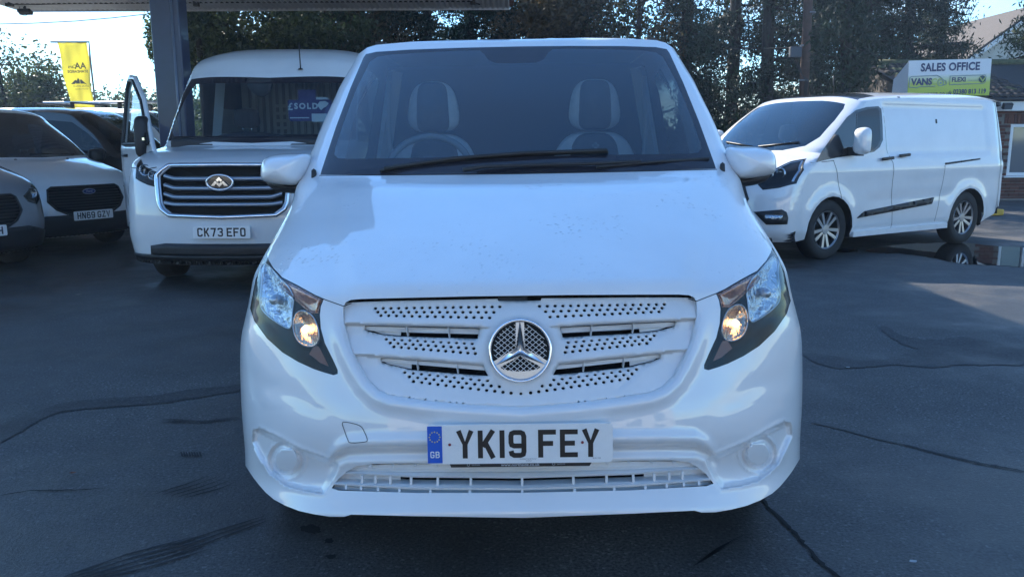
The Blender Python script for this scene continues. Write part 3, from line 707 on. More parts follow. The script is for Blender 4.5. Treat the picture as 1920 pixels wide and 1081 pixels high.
    hd_ = empty('plate_holder', tuple(P)); hd_.parent = root; hd_.rotation_euler = (math.radians(-4), 0, 0)
    bb = MB(); bb.prism([(-.185, .008, -.052), (-.2, .008, -.056), (-.195, .008, -.068), (.195, .008, -.068), (.205, .008, -.052)], (0, -.006, 0)); fix(bb.build('holder_strip', TRIM, hd_))
    text('www.northside.co.uk', .0125, MAT['print_grey'], hd_, TM(.0, .0012, -.0655), .0002)
    text('Northside Truck & Van Ltd', .0042, PLETTER, pl, TM(.022, -.0048, -.044)); text('SG30 0QX', .0036, PLETTER, pl, TM(.024, -.0048, -.0495)); text('BS AU 145d', .0045, PLETTER, pl, TM(.215, -.0048, -.044))
    for sx, sz in ((-.197, .0), (.175, .002)):
        MB().lathe([(0, .003), (.003, .003), (.0042, .0)], 12, Matrix.Rotation(math.pi/2, 3, 'X'), (sx, -.0045, sz)).build('plate_screw', MAT['screw_cap'], pl, True)
    for s_ in (-.125, .115):
        text('northside', .006, MAT['print_grey'], hd_, TM(s_, .0012, -.0625))
        MB().lathe([(.0032, 0), (.0042, 0)], 14, Matrix.Rotation(math.pi/2, 3, 'X'), (s_-.021, .0012, -.0605)).build('holder_mark', MAT['print_grey'], hd_)
    # ---- wipers
    def wiper(name, P, offs, r, lab=None):
        pts = []
        for (u, v), of in zip(P, offs): pts.append(unp(np.array([u]), np.array([v]), vlift(0)(np.array([u]), np.array([v]))[:, 1]-of)[0]-OFF)
        return pts
    def lvl(P): return [lv(*p) for p in P]
    w1 = empty('wiper'); w1.parent = root
    MB().tube(wiper('', lvl([(712, 320), (800, 306), (900, 295), (985, 290), (1140, 285)]), [.010]*5, 0), .0065, 6).build('blade', TRIM, w1, True)
    MB().tube(wiper('', lvl([(720, 316), (850, 297), (985, 287), (1138, 282)]), [.022]*4, 0), .009, 6).build('arm', TRIM, w1, True)
    w2 = empty('wiper'); w2.parent = root
    MB().tube(wiper('', lvl([(1118, 313), (1230, 303), (1328, 297)]), [.010]*3, 0), .0075, 6).build('blade', TRIM, w2, True)
    MB().tube(wiper('', lvl([(868, 319), (905, 312), (1120, 306), (1200, 302)]), [.026, .024, .022, .02], 0), [.011, .009, .008, .006], 6).build('arm', TRIM, w2, True)
    b = MB(); Pq = [(-390, 318), (-372, 321), (-368, 330)]
    for s in (1, -1):
        P = unp(np.array([-383.*s]), np.array([319.]), np.array([3.42]))[0]-OFF
        MB().lathe([(0, .02), (.01, .012), (.012, -.02)], 10, None, P).build('washer_jet', TRIM, root, True)
    # ---- sides, roof, rear
    E = []
    for v in list(np.arange(845, 92, -12.0))+[88]:
        p = vlift(0)(np.array([-_wi(v)*.999]), np.array([float(v)]))[0]; E.append(p)
    E = np.array(E); zs = E[:, 2]; xs = -E[:, 0]; ys = E[:, 1]; oz = np.argsort(zs)
    xz = lambda z: np.interp(z, zs[oz], xs[oz])
    yrear = 7.28; zb = .27
    fw, rw = (3.12, .335), (6.32, .335)
    side = [(ys[i], zs[i]) for i in range(len(E))]
    top_e = side[-1]
    side += [(4.45, top_e[1]+.035), (4.9, top_e[1]+.045), (yrear, top_e[1]+.02), (yrear+.05, 1.2), (yrear+.05, .42), (rw[0]+.42, .30)]
    def arch(c, R0, a0, a1, n=12): return [(c[0]+R0*math.cos(math.radians(a0+(a1-a0)*k/n)), c[1]+R0*math.sin(math.radians(a0+(a1-a0)*k/n))) for k in range(n+1)]
    side += arch(rw, .41, 0, 180)+[(rw[0]-.41, zb), (fw[0]+.41, zb)]+arch(fw, .41, 0, 150)
    win = sm([(3.75, 1.17), (4.9, 1.2), (4.92, 1.62), (4.85, 1.72), (4.42, 1.74), (4.2, 1.65), (3.95, 1.42)], True, 3)
    win2 = [(5.05, 1.2), (6.6, 1.2), (6.6, 1.7), (5.05, 1.72)]
    for s in (-1, 1):
        def sl(y, z):
            y = np.asarray(y, float); z = np.asarray(z, float)
            x = xz(z)*(1-.06*sstep(y, yrear-.25, yrear+.06)-.0*y)+.012*np.exp(-((z-.9)/.25)**2)*sstep(y, 3.2, 3.6)
            return np.stack([x*s, y, z], -1)
        R = orient(skin(sl, side, [('win', [win]), ('win2', [win2])], .09, 'body', eps=.01), lambda P: np.tile((s, 0, 0.), (len(P), 1)))
        sp = emit('side_panel', R['body'], WHITE, root, OFF); emit('door_window', R['win'], GLASS2, sp, OFF); emit('rear_window', R['win2'], WHITE, sp, OFF)
        for c, in ((fw,), (rw,)):
            wheel(root, s*.935, (c[0] if c[0] > 4 else 3.08)-2.25, .335, .21, s)
            b = MB(); pts = arch(c, .43, -10, 190, 14)
            A = [(s*.93, y-2.25, z) for y, z in pts]; B = [(s*.60, y-2.25, z) for y, z in pts]; n = len(pts)
            b.add(A+B, [(i, i+1, i+1+n, i+n) for i in range(n-1)]); b.build('wheel_arch_liner', TRIM, root, True)
    # roof
    tp = [(-.999*float(_wi(88)), 88)] + [(-280, 85), (-262, 80), (-200, 75.5), (-130, 73.5), (0, 73)]; tp = tp + mir(tp)[1:]
    P0 = vlift(0)(np.array([p[0] for p in tp]), np.array([p[1] for p in tp])); V = []
    wmx = xz(top_e[1]); n = len(tp)
    for yy, dz, k in ((None, 0, 1), (4.75, .0, 1), (5.5, .0, 1.0), (yrear, -.03, 1.0)):
        for i, p in enumerate(P0):
            if yy is None: V.append(p-OFF)
            else:
                t = i/(n-1)*2-1; x = p[0]/abs(P0[0][0])*wmx; zt = top_e[1]+.045+(1.905-top_e[1]-.045)*(1-(abs(x)/wmx)**4)+dz
                V.append((x, yy-2.25, zt))
    F = [(j*n+i, j*n+i+1, (j+1)*n+i+1, (j+1)*n+i) for j in range(3) for i in range(n-1)]
    fix(mesh('roof', V, F, WHITE, root, True))
    MB().box((0, 5.05, 1.05), (1.66, .02, 1.5)).build('rear_door', WHITE, root)
    # ---- cabin
    MB().box((0, 2.75, 1.05), (1.5, .03, 1.5)).build('bulkhead', pm('bulkhead_grey', (.02, .022, .026), .8), root)
    b = MB(); b.box((0, 1.25, 1.06), (1.62, .62, .16)); b.box((0, 1.62, .95), (1.6, .2, .3)); bevel(b.build('dashboard', DASH, root), .05, 3)
    MB().box((0, 2.3, .36), (1.7, 2.2, .04)).build('cab_floor', TRIM, root)
    MB().box((0, .75, .6), (1.1, .6, .3)).build('engine_block', DARK, root)
    MB().box((0, 3.0, .33), (1.6, 3.9, .06)).build('underbody', TRIM, root)
    sw = empty('steering_wheel', (-.40, 1.5, 1.235)); sw.parent = root; sw.rotation_euler = (math.radians(55), 0, 0)
    MB().tube([(.19*math.cos(a), .19*math.sin(a), 0) for a in np.linspace(0, 2*math.pi, 33)], .016, 8, False).build('rim', MAT['wheel_grey'], sw, True)
    MB().box((0, 0, -.01), (.36, .06, .03)).lathe([(0, .02), (.08, .01), (.09, -.03)], 20).build('hub', DASH, sw)
    def seat(x, logo):
        st_ = empty('seat', (x, 1.92, .0)); st_.parent = root
        def rbox(w0, w1, z0, z1, p=3.2, n=36):
            o_ = []
            for k in range(n):
                a_ = 2*math.pi*k/n; c_, s_ = math.cos(a_), math.sin(a_); X_ = math.copysign(abs(c_)**(2/p), c_); Z_ = math.copysign(abs(s_)**(2/p), s_)
                o_.append((X_*(w0+(w1-w0)*(Z_+1)/2), (z0+z1)/2+(z1-z0)/2*Z_))
            return o_
        V, F = pillow(rbox(.27, .205, .72, 1.405, 3.6), .05, .06, .08); fix(mesh('backrest', V, F, CLOTHL, st_, True))
        V, F = pillow(rbox(.17, .125, .74, 1.398, 4), .02, .05, .03); fix(mesh('backrest_panel', V, F, CLOTHD, st_, True))
        hr = rbox(.142, .105, 1.41, 1.66, 3.0); V, F = pillow(hr, .03, .05, .06); h = fix(mesh('headrest', V, F, CLOTHL, st_, True))
        V, F = pillow(rbox(.088, .075, 1.412, 1.655, 4), .005, .045, .02); fix(mesh('headrest_panel', V, F, CLOTHD, h, True))
        if logo:
            bb = MB()
            for k, (dx, dz) in enumerate(((0, 0), (-.012, .012), (.012, .012), (0, .022), (0, -.014))): bb.lathe([(.004, 0), (.006, .001)], 8, Matrix.Rotation(math.pi/2, 3, 'X'), (dx-.0, -.030, 1.325+dz))
            bb.build('embroidery', CLOTHL, st_)
        MB().box((0, -.15, .72), (.44, .5, .16)).build('cushion', CLOTHD, st_)
    seat(-.415, False); seat(.385, True)
    MB().box((-.0, 1.93, 1.08), (.36, .1, .4)).build('middle_seat', CLOTHD, root)
    for s in (-1, 1):
        MB().bar((s*.80, 2.55, 1.1), (s*.69, 2.6, 1.76), .09, .06).build('b_pillar_trim', MAT['trim_grey'], root)
        MB().tube([(s*.70, 2.42, 1.7), (s*.71, 2.40, 1.45), (s*.69, 2.36, 1.2), (s*.62, 2.3, .9)], .014, 6).build('seat_belt', MAT['trim_grey'], root, True)
    # ---- mirrors
    for s in (-1, 1):
        mr = empty('door_mirror'); mr.parent = root
        O = [(496, 333), (495, 318), (498, 303), (508, 293), (530, 288.5), (560, 287.5), (580, 289), (583, 305), (579, 325), (570, 342), (552, 347.5), (522, 345), (502, 340)]
        O = [lv(*p) for p in O]; zc = 3.52; Z = [(unp(np.array([u]), np.array([v]), np.array([3.56]))[0]-OFF) for u, v in O]
        Z2 = [(p[0]*(-s), p[2]) for p in Z]
        V, F = pillow(sm(Z2, True, 4), 1.29, .14, .05, 7, 2.2); c = fix(mesh('cap', V, F, WHITE, mr, True))
        O2 = [lv(*p) for p in [(502, 335), (560, 343), (585, 345), (590, 352), (570, 362), (535, 361), (508, 352)]]
        Z2 = [((unp(np.array([u]), np.array([v]), np.array([3.58]))[0]-OFF)[0]*(-s), (unp(np.array([u]), np.array([v]), np.array([3.58]))[0]-OFF)[2]) for u, v in O2]
        V, F = pillow(sm(Z2, True, 4), 1.33, .09, .09, 5); fix(mesh('mirror_base', V, F, TRIM, mr, True))
    # roof rail end caps
    for s in (-1, 1):
        P = unp(np.array([255.*s]), np.array([80.5]), np.array([4.2]))[0]-OFF
        MB().box(P+np.array((0, 0.04, .008)), (.05, .08, .014)).build('roof_cap', TRIM, root)
    return root
pm('black_gloss', (.012, .013, .016), .12, coat=.6)
pm('lamp_housing', (.016, .013, .013), .4, var=.3, vscale=20, spec=.12)
pm('warm_reflector', (.75, .55, .40), .12, metal=1, bump=.8, bscale=55, bdist=.008)
pm('lamp_ribbed', (.50, .22, .13), .12, coat=1.0, metal=.3, var=.5, vscale=22, bump=.8, bscale=45, bdist=.006)
pm('bowl_chrome', (.68, .71, .74), .09, metal=1, bump=1.0, bscale=42, bdist=.02); pm('amber_dark', (.20, .05, .02), .3); pm('wheel_grey', (.10, .105, .11), .5)
emis('warm_bulb', (1, .62, .3), 3.0)
pm('print_grey', (.45, .46, .48), .6)
pm('screw_cap', (.22, .02, .03), .4)
pm('trim_grey', (.30, .31, .32), .6)
def wetpaint():
    m = pm('wet_white_paint', (.78, .79, .80), .32, coat=1.0, var=.05, vscale=3, back=(.05, .05, .055)); nt = m.node_tree
    p = [n for n in nt.nodes if n.type == 'BSDF_PRINCIPLED'][0]
    tcn = [n for n in nt.nodes if n.type == 'TEX_COORD'][0]
    v = nn(nt, 'ShaderNodeTexVoronoi'); v.inputs['Scale'].default_value = 48; lk(nt, tcn.outputs['Object'], v.inputs['Vector'])
    n = nn(nt, 'ShaderNodeTexNoise'); n.inputs['Scale'].default_value = 3.5; n.inputs['Detail'].default_value = 3; lk(nt, tcn.outputs['Object'], n.inputs['Vector'])
    r = nn(nt, 'ShaderNodeMapRange'); r.inputs['From Min'].default_value = .42; r.inputs['From Max'].default_value = .62; r.inputs['To Min'].default_value = .0; r.inputs['To Max'].default_value = .30
    lk(nt, n.outputs['Fac'], r.inputs['Value'])
    s = nn(nt, 'ShaderNodeMath', operation='SUBTRACT'); lk(nt, r.outputs[0], s.inputs[0]); lk(nt, v.outputs['Distance'], s.inputs[1])
    mx = nn(nt, 'ShaderNodeMath', operation='MAXIMUM'); mx.inputs[1].default_value = 0; lk(nt, s.outputs[0], mx.inputs[0])
    b = nn(nt, 'ShaderNodeBump'); b.inputs['Strength'].default_value = 1; b.inputs['Distance'].default_value = .006; lk(nt, mx.outputs[0], b.inputs['Height'])
    lk(nt, b.outputs[0], p.inputs['Coat Normal']); lk(nt, b.outputs[0], p.inputs['Normal'])
wetpaint()
VAN = make_main_van()
# ================================================================== OTHER VEHICLES
class Shell:
    def __init__(s, loc, rz, prof, half, D, n=2.4, length=4.9, tumble=None, drop=.10, arches=(), arch_r=.40, zb=.24, roofD=None):
        s.root = None; s.loc = Vector(loc); s.rz = rz; s.half = half; s.n = n; s.L = length; s.arches = arches; s.arch_r = arch_r; s.zb = zb
        s.R = Matrix.Rotation(rz, 3, 'Z'); s.Ri = s.R.transposed()
        p = np.array(sm(prof, False, 10)); q = np.concatenate([[0], np.cumsum(np.hypot(*np.diff(p, axis=0).T))]); s.p = p; s.q = q
        s.Dt = np.array(D)          # (z, D)
        s.tum = np.array(tumble); s.dropmax = drop; s.zr = p[:, 1].max()
        # z is increasing along q up to roof crown: make strictly monotone for lookup
        z = p[:, 1].copy(); s.zmono = np.maximum.accumulate(z+np.arange(len(z))*1e-6)
        s.Q = q[-1]
    def w(s, z): return s.half*np.interp(z, s.tum[:, 0], s.tum[:, 1])
    def D(s, z): return np.interp(z, s.Dt[:, 0], s.Dt[:, 1])
    def dropq(s, z): return s.dropmax*sstep(z, s.zr-.75, s.zr-.02)+.03*np.exp(-((z-s.Dt[len(s.Dt)//2, 0])/.2)**2)
    def lift(s, off=0.0):
        def f(a, q):
            a = np.asarray(a, float); q = np.asarray(q, float); t = np.clip(np.abs(a)/s.half, 0, 1.0)
            yc = np.interp(q, s.q, s.p[:, 0]); zc = np.interp(q, s.q, s.p[:, 1]); dr = s.dropq(zc); w_ = s.w(zc-dr)
            g = 1-(1-t**s.n)**(1/s.n)
            if hasattr(s, 'fdisp'): yc = yc+s.fdisp(a, zc)
            return np.stack([np.sign(a)*w_*t, yc+s.D(zc)*g+off, zc-dr*t**4], -1)
        return f
    def side(s, sg, off=0.0):
        def f(y, z):
            y = np.asarray(y, float); z = np.asarray(z, float)
            x = s.w(z)*(1-.10*sstep(y, s.L-.35, s.L+.02)**2)+off; e = 0
            for (yc, r) in s.arches:
                rr = np.hypot(y-yc, z-r); e = e+.018*np.exp(-((rr-s.arch_r-.02)/.07)**2)
            e = e+.010*np.exp(-((z-1.0)/.10)**2)*sstep(y, 1.0, 1.4)
            if hasattr(s, 'sdisp'): e = e+s.sdisp(y, z)
            ye, ze = s.edge(); o_ = np.argsort(ze); x = x+e*sstep(y-np.interp(z, ze[o_], ye[o_]), 0, .12)
            return np.stack([x*sg, y, z], -1)
        return f
    def edge(s):
        zs = s.p[:, 1]; dr = s.dropq(zs); y = s.p[:, 0]+s.D(zs); z = zs-dr
        return y, z
    def side_outline(s, yend=None):
        y, z = s.edge(); P = [(y[i], z[i]) for i in range(0, len(y), 3)]+[(y[-1], z[-1])]
        k = [i for i, p in enumerate(P) if p[0] > s.L-.02]
        P = [p for p in P if p[0] < s.L-.05]
        zt = P[-1][1]
        P += [(s.L-.03, zt-.01), (s.L+.03, 1.2), (s.L+.04, .45)]
        for c, r in reversed(s.arches):
            P.append((c+s.arch_r+.0, s.zb+.02) if P[-1][0] > c+s.arch_r else P[-1])
            R0 = s.arch_r
            a0 = -math.degrees(math.asin(min(1, (r-s.zb-.01)/R0))); 
            P += [(c+R0*math.cos(math.radians(a0+(180-2*a0)*k/14)), r+R0*math.sin(math.radians(a0+(180-2*a0)*k/14))) for k in range(15)]
        o = [P[0]]
        for p in P[1:]:
            if abs(p[0]-o[-1][0])+abs(p[1]-o[-1][1]) > 1e-4: o.append(p)
        return o
    # pixel tracing
    def _loc(s, px, py): r = ray(px, py); o = s.Ri @ (Vector((0, 0, CAMH))-s.loc); d = s.Ri @ r; return o, d
    def pf(s, px, py):
        """pixel -> (a, q) on the front skin"""
        o, d = s._loc(px, py); k = (0-o.y)/d.y
        best = None
        for it in range(40):
            p = o+d*k; z = min(max(p.z, s.p[0, 1]), s.zmono[-1]-.001)
            # account for edge drop
            w_ = float(s.w(z)); t = min(abs(p.x)/w_, .995); dr = float(s.dropq(np.array(z)))*t**4; zc = min(z+dr, s.zmono[-1]-.001)
            q = float(np.interp(zc, s.zmono, s.q)); yc = float(np.interp(q, s.q, s.p[:, 0]))
            ys = yc+float(s.D(zc))*(1-(1-t**s.n)**(1/s.n)); kn = (ys-o.y)/d.y; k = k+.5*(kn-k)
        w2 = float(s.w(zc-float(s.dropq(np.array(zc)))))
        return (math.copysign(min(abs(p.x)/w2, .993), p.x)*s.half, q)
    def pfs(s, P): return [s.pf(*p) for p in P]
    def ps(s, px, py, sg):
        o, d = s._loc(px, py); x = s.half*sg; 
        for it in range(12):
            k = (x-o.x)/d.x; p = o+d*k; x = sg*float(s.w(p.z))
        return (p.y, p.z)
    def pss(s, P, sg): return [s.ps(*p, sg) for p in P]
    def front(s, regions, step=.05, default='body'):
        h = s.half; O = [(-h, 0), (h, 0)]+[(h, q) for q in np.arange(step*2, s.Q-.02, step*2)]+[(h, s.Q), (-h, s.Q)]+[(-h, q) for q in np.arange(step*2, s.Q-.02, step*2)[::-1]]
        ex = np.array([(sg*h*t, q) for t in (.965, .98, .99, .9965) for sg in (-1, 1) for q in np.arange(.0, s.Q, step*1.3)])
        return orient(skin(s.lift(), O, regions, step, default, eps=.004, extra=ex), lambda P: np.tile((0, -1, .6), (len(P), 1)))
    def sides(s, sg, regions, step=.08):
        return orient(skin(s.side(sg), s.side_outline(), regions, step, 'body', eps=.006), lambda P: np.tile((sg, 0, 0.), (len(P), 1)))
    def line(s, P, w_, mat, name, par, side=0, off=.002, closed=False, step=.04):
        P = densify(P, step, closed); n = len(P); L = s.side(side, off) if side else s.lift(-off)
        tg = np.roll(P, -1, 0)-np.roll(P, 1, 0)
        if not closed: tg[0] = P[1]-P[0]; tg[-1] = P[-1]-P[-2]
        nm = np.stack([-tg[:, 1], tg[:, 0]], -1); nm /= np.linalg.norm(nm, axis=1)[:, None]+1e-9
        a = P+nm*w_/2; b = P-nm*w_/2; V = np.concatenate([L(a[:, 0], a[:, 1]), L(b[:, 0], b[:, 1])])
        return mesh(name, V, [(i, (i+1) % n, (i+1) % n+n, i+n) for i in range(n if closed else n-1)], mat, par, True)
    def patch(s, P, mat, name, par, side=0, off=.01, step=.04, ret=False):
        """raised panel following the surface, with edge thickness"""
        L = s.side(side, off) if side else s.lift(-off)
        R = orient(skin(L, P, [], step, 'p', eps=.004), lambda Q: np.tile((side, 0, 0.) if side else (0, -1., .4), (len(Q), 1)))
        o = emit(name, R['p'], mat, par); m = o.modifiers.new('thick', 'SOLIDIFY'); m.thickness = max(.006, abs(off)*1.2+.004); m.offset = -1
        return o
    def common(s, root, paint, rear_mat=None, interior=True, bulk_y=2.6, wheels='alloy', wr=.33, track=None):
        s.root = root
        tr = track or s.half-.03
        for c, r in s.arches:
            for sg in (-1, 1):
                wheel(root, sg*tr, c, wr, .2, sg, wheels)
                pts = [(c+(s.arch_r+.015)*math.cos(math.radians(a)), r+(s.arch_r+.015)*math.sin(math.radians(a))) for a in range(-15, 200, 15)]
                A = [(sg*(s.half-.03), y, z) for y, z in pts]; B = [(sg*(s.half-.36), y, z) for y, z in pts]; n = len(pts)
                MB().add(A+B, [(i, i+1, i+1+n, i+n) for i in range(n-1)]).build('wheel_arch_liner', TRIM, root, True)
        MB().box((0, s.L/2+.15, s.zb+.05), (s.half*1.5, s.L-.7, .08)).build('underbody', TRIM, root)
        y, z = s.edge(); zt = z[-1]; wt = float(s.w(np.array(zt)))
        b = MB(); b.add([(-s.half*.9, s.L, s.zb+.1), (s.half*.9, s.L, s.zb+.1), (s.half*.9, s.L+.02, 1.1), (wt*.9, s.L-.02, zt), (wt*.4, s.p[-1, 0], s.p[-1, 1]), (-wt*.4, s.p[-1, 0], s.p[-1, 1]), (-wt*.9, s.L-.02, zt), (-s.half*.9, s.L+.02, 1.1)], [tuple(range(8))])
        fix(b.build('rear_door', paint, root))
        if interior:
            zi = float(np.interp(bulk_y, s.p[:, 0], s.p[:, 1]))
            MB().box((0, bulk_y, (zi+.3)/2), (s.half*1.62, .03, zi-.45)).build('bulkhead', rear_mat or TRIM, root)
    def dashboard(s, y, z, root): 
        return bevel(MB().box((0, y, z-.12), (s.half*1.65, .62, .22)).build('dashboard', DASH, root), .05, 2)
    def seats(s, y, z, xs, root, mat=None):
        for x in xs:
            st_ = empty('seat', (x, y, 0)); st_.parent = root
            V, F = pillow(sm([(-.22, z-.72), (-.23, z-.3), (-.18, z-.24), (.18, z-.24), (.23, z-.3), (.22, z-.72)], True, 3), .04, .05, .08); fix(mesh('backrest', V, F, mat or CLOTHD, st_, True))
            V, F = pillow(sm([(-.13, z-.17), (-.14, z-.03), (-.09, z+.03), (.09, z+.03), (.14, z-.03), (.13, z-.17)], True, 3), .03, .05, .06); h = fix(mesh('headrest', V, F, mat or CLOTHD, st_, True))
            for q in (-.05, .05): MB().tube([(q, .03, z-.27), (q, .03, z-.12)], .007, 6).build('headrest_post', CHROME, h, True)
    def mirror(s, root, sg, x, y, z, cap, hgt=.28, wd=.2, base=TRIM):
        m = empty('door_mirror'); m.parent = root
        O = [(-wd/2, -hgt/2), (-wd/2, hgt*.3), (-wd*.3, hgt/2), (wd*.35, hgt/2), (wd/2, hgt*.35), (wd/2, -hgt*.4), (wd*.2, -hgt/2)]
        V, F = pillow(sm([(a*sg, b) for a, b in O], True, 3), 0, .11, .05, 5, 2.2); V = [(a+x, b+y, c+z) for a, b, c in V]; fix(mesh('cap', V, F, cap, m, True))
        MB().bar((x-sg*wd*.3, y+.03, z-hgt*.5), (sg*(s.half*.93), y+.05, z-hgt*.55), .07, .06).build('mirror_arm', base, m)
        return m
def front_lamp(sh, P, root, inner=None, mat=None, chromeP=None, zled=None):
    """headlamp: clear lens over a dark housing with reflectors"""
    hl = empty('headlight'); hl.parent = root
    c = np.mean(P, 0)
    L = lambda a, q: sh.lift(.001)(a, q)
    R = orient(skin(lambda a, q: sh.lift(-.006)(a, q), P, [], .03, 'p', eps=.003), lambda Q: np.tile((0, -1., 0), (len(Q), 1)))
    emit('lens', R['p'], LENS, hl)
    R = orient(skin(lambda a, q: sh.lift(.0)(a, q)-np.array((0, 0, 0.))+np.stack([0*a, .045*sstep(pdist(P, a, q), 0, .035)-.003, 0*a], -1), P, [], .015, 'p', eps=.003), lambda Q: np.tile((0, -1., 0), (len(Q), 1)))
    emit('housing', R['p'], mat or MAT['lamp_housing'], hl)
    for k, (a, q, r) in enumerate(inner or []):
        p = sh.lift(.02)(np.array([a]), np.array([q]))[0]
        M = Matrix.Rotation(math.pi/2, 3, 'X')
        MB().lathe([(0, -.03), (r*.5, -.022), (r*.85, -.004), (r, .012), (r*1.06, .010), (r*1.06, -.01)], 20, M, p).build('reflector', REFL, hl, True)
    if chromeP: 
        sh.line(chromeP, .014, SILVER, 'light_bar', hl, 0, -.012)
    return hl
# ---------------------------------------------------------------- long white van on the right
def make_right_van():
    fw = gp(1548, 487); rw = gp(1803, 457); d = (rw-fw).normalized(); rz = -math.atan2(d.x, d.y); WB = (rw-fw).length
    Rz = Matrix.Rotation(rz, 3, 'Z'); half = .985; oh = .98
    loc = fw-(Rz @ Vector((half-.03, oh, 0)))
    prof = [(.06, .24), (.0, .32), (-.01, .45), (.0, .60), (.02, .78), (.08, .92), (.20, 1.03), (.45, 1.14), (.70, 1.22), (.78, 1.26), (1.20, 1.60), (1.56, 1.845), (1.76, 1.90), (2.2, 1.935), (3.2, 1.955), (4.2, 1.955), (WB+oh+.86, 1.93)]
    s = Shell(loc, rz, prof, half, [(.2, .42), (.8, .46), (1.0, .42), (1.2, .28), (1.3, .17), (1.85, .10), (1.9, .03), (1.95, 0)], 2.3, WB+oh+.9,
              [(.2, .93), (.35, .985), (.6, 1.0), (1.0, .995), (1.25, .96), (1.6, .885), (1.85, .82), (1.95, .79)], .09, [(oh, .335), (oh+WB, .335)], .395, .25)
    root = empty('panel_van', loc, rz); tag(root, 'white panel van parked side-on below the SALES OFFICE sign, with black sill strip', 'van')
    T = lambda *P: [(1320+x/3.18, 180+y/3.18) for x, y in P]
    s.sdisp = lambda y, z: -.014*(sstep(y, 1.95, 2.02)*sstep(z, 1.12, 1.2)*(1-sstep(z, 1.74, 1.80)))*(1-sstep(y, s.L-.5, s.L-.4)) - .012*np.exp(-((z-.62-.02*(y-1))/.09)**2)*sstep(y, 1.5, 1.7)*(1-sstep(y, 3.3, 3.5))
    # front
    ws = s.pfs(T((98, 228), (205, 132), (300, 76), (420, 44), (600, 34), (820, 40), (835, 55), (780, 135), (700, 222), (600, 285), (450, 325), (350, 322), (115, 268)))
    # symmetric windscreen in (a, q)
    q0 = float(np.interp(1.275, s.zmono, s.q)); q1 = float(np.interp(1.845, s.zmono, s.q))
    h = half
    wr_ = [(0, 1.46), (.45, 1.475), (.70, 1.57), (.80, 1.74), (.832, 2.05), (.82, 2.30), (.785, 2.40), (.4, 2.44), (0, 2.45)]; ws = wr_+mir(wr_)[1:-1]
    hlR = s.pfs(T((322, 528), (400, 452), (520, 388), (612, 372), (605, 440), (572, 522), (450, 548), (352, 560)))
    hl = [(min(a, h*.985), q) for a, q in hlR]
    blk = [(-h*.90, q1+.06), (h*.90, q1+.06), (h*.9, q1+.42), (-h*.9, q1+.42)]
    R = s.front([('glass', [ws]), ('hole', [hl, mir(hl)]), ('blk', [blk])], .05)
    emit('front_body', R['body'], WHITE, root); emit('windscreen', R['glass'], GLASS, root); emit('roof_front_panel', R['blk'], BLACKP, root)
    cen = np.mean(hl, 0)
    for m in (0, 1):
        P = hl if m == 0 else mir(hl); sg = 1 if m == 0 else -1
        front_lamp(s, P, root, [(sg*(cen[0]-.01), cen[1]-.01, .055), (sg*(cen[0]-.11), cen[1]-.03, .045)], None, [(sg*p[0], p[1]) for p in [tuple(np.array(cen)+(np.array(q)-cen)*.82) for q in hl[1:6]]])
    fog = s.pfs(T((302, 690), (470, 676), (498, 692), (520, 726), (504, 764), (375, 766), (350, 742)))
    fog = [(min(a, h*.98), q) for a, q in fog]
    for P in (fog, mir(fog)):
        o = s.patch(P, TRIM, 'fog_lamp_surround', root, 0, .012)
        c = np.mean(P, 0); s.patch([(c[0]-.07, c[1]-.025), (c[0]+.07, c[1]-.025), (c[0]+.07, c[1]+.025), (c[0]-.07, c[1]+.025)], REFL, 'fog_lamp', o, 0, .02)
    gq = [float(np.interp(z, s.zmono, s.q)) for z in (.52, .90)]
    s.patch([(-.48, gq[0]), (.48, gq[0]), (.6, (gq[0]+gq[1])/2), (.5, gq[1]), (-.5, gq[1]), (-.6, (gq[0]+gq[1])/2)], TRIM, 'grille', root, 0, .015)
    low = s.pfs(T((430, 872), (600, 868), (600, 900), (430, 905)))
    zz = [float(np.interp(z, s.zmono, s.q)) for z in (.245, .285)]
    s.patch([(-h*.88, zz[0]), (h*.88, zz[0]), (h*.88, zz[1]), (-h*.88, zz[1])], TRIM, 'front_lip', root, 0, .012)
    # side (visible: +1)
    wd = s.pss(T((700, 330), (790, 205), (850, 127), (905, 84), (970, 66), (1038, 61), (1056, 76), (1064, 180), (1066, 262), (1047, 305), (1012, 333), (925, 347), (790, 367), (668, 394)), 1)
    R = s.sides(1, [('win', [wd])], .06); emit('side_panel', R['body'], WHITE, root)
    R2 = s.sides(-1, [('win', [wd])], .12); emit('side_panel', R2['body'], WHITE, root); emit('door_window', R2['win'], GLASS2, root)
    # window: black surround + glass panes
    c = np.mean(wd, 0)
    Pg = s.pss(T((915, 100), (975, 78), (1032, 74), (1044, 90), (1052, 255), (1036, 296), (1008, 322), (925, 336), (915, 330)), 1)
    Pq = s.pss(T((800, 225), (855, 150), (902, 108), (903, 328), (800, 345), (790, 300)), 1)
    o = emit('door_window_surround', s_region(s, 1, wd, [('hole', [Pg])]), MAT['black_gloss'], root)
    g = emit('door_window', s_region(s, 1, Pg, []), GLASS2, o)
    s.line(s.pss(T((908, 100), (908, 332)), 1), .02, TRIM, 'window_divider', o, 1, .003)
    # seams, handles, strip, rail
    for P in (((772, 385), (790, 440), (800, 520), (812, 610)), ((1068, 60), (1085, 200), (1090, 320), (1125, 400), (1120, 560), (1112, 785)), ((1432, 412), (1425, 500), (1400, 640), (1372, 745)), ((775, 385), (700, 394))):
        s.line(s.pss(T(*P), 1), .007, SEAM, 'panel_gap', root, 1, .0015)
    st = s.pss(T((908, 727), (957, 686), (1105, 656), (1370, 603), (1354, 642), (1105, 690)), 1); s.patch(st, TRIM, 'sill_strip', root, 1, .018)
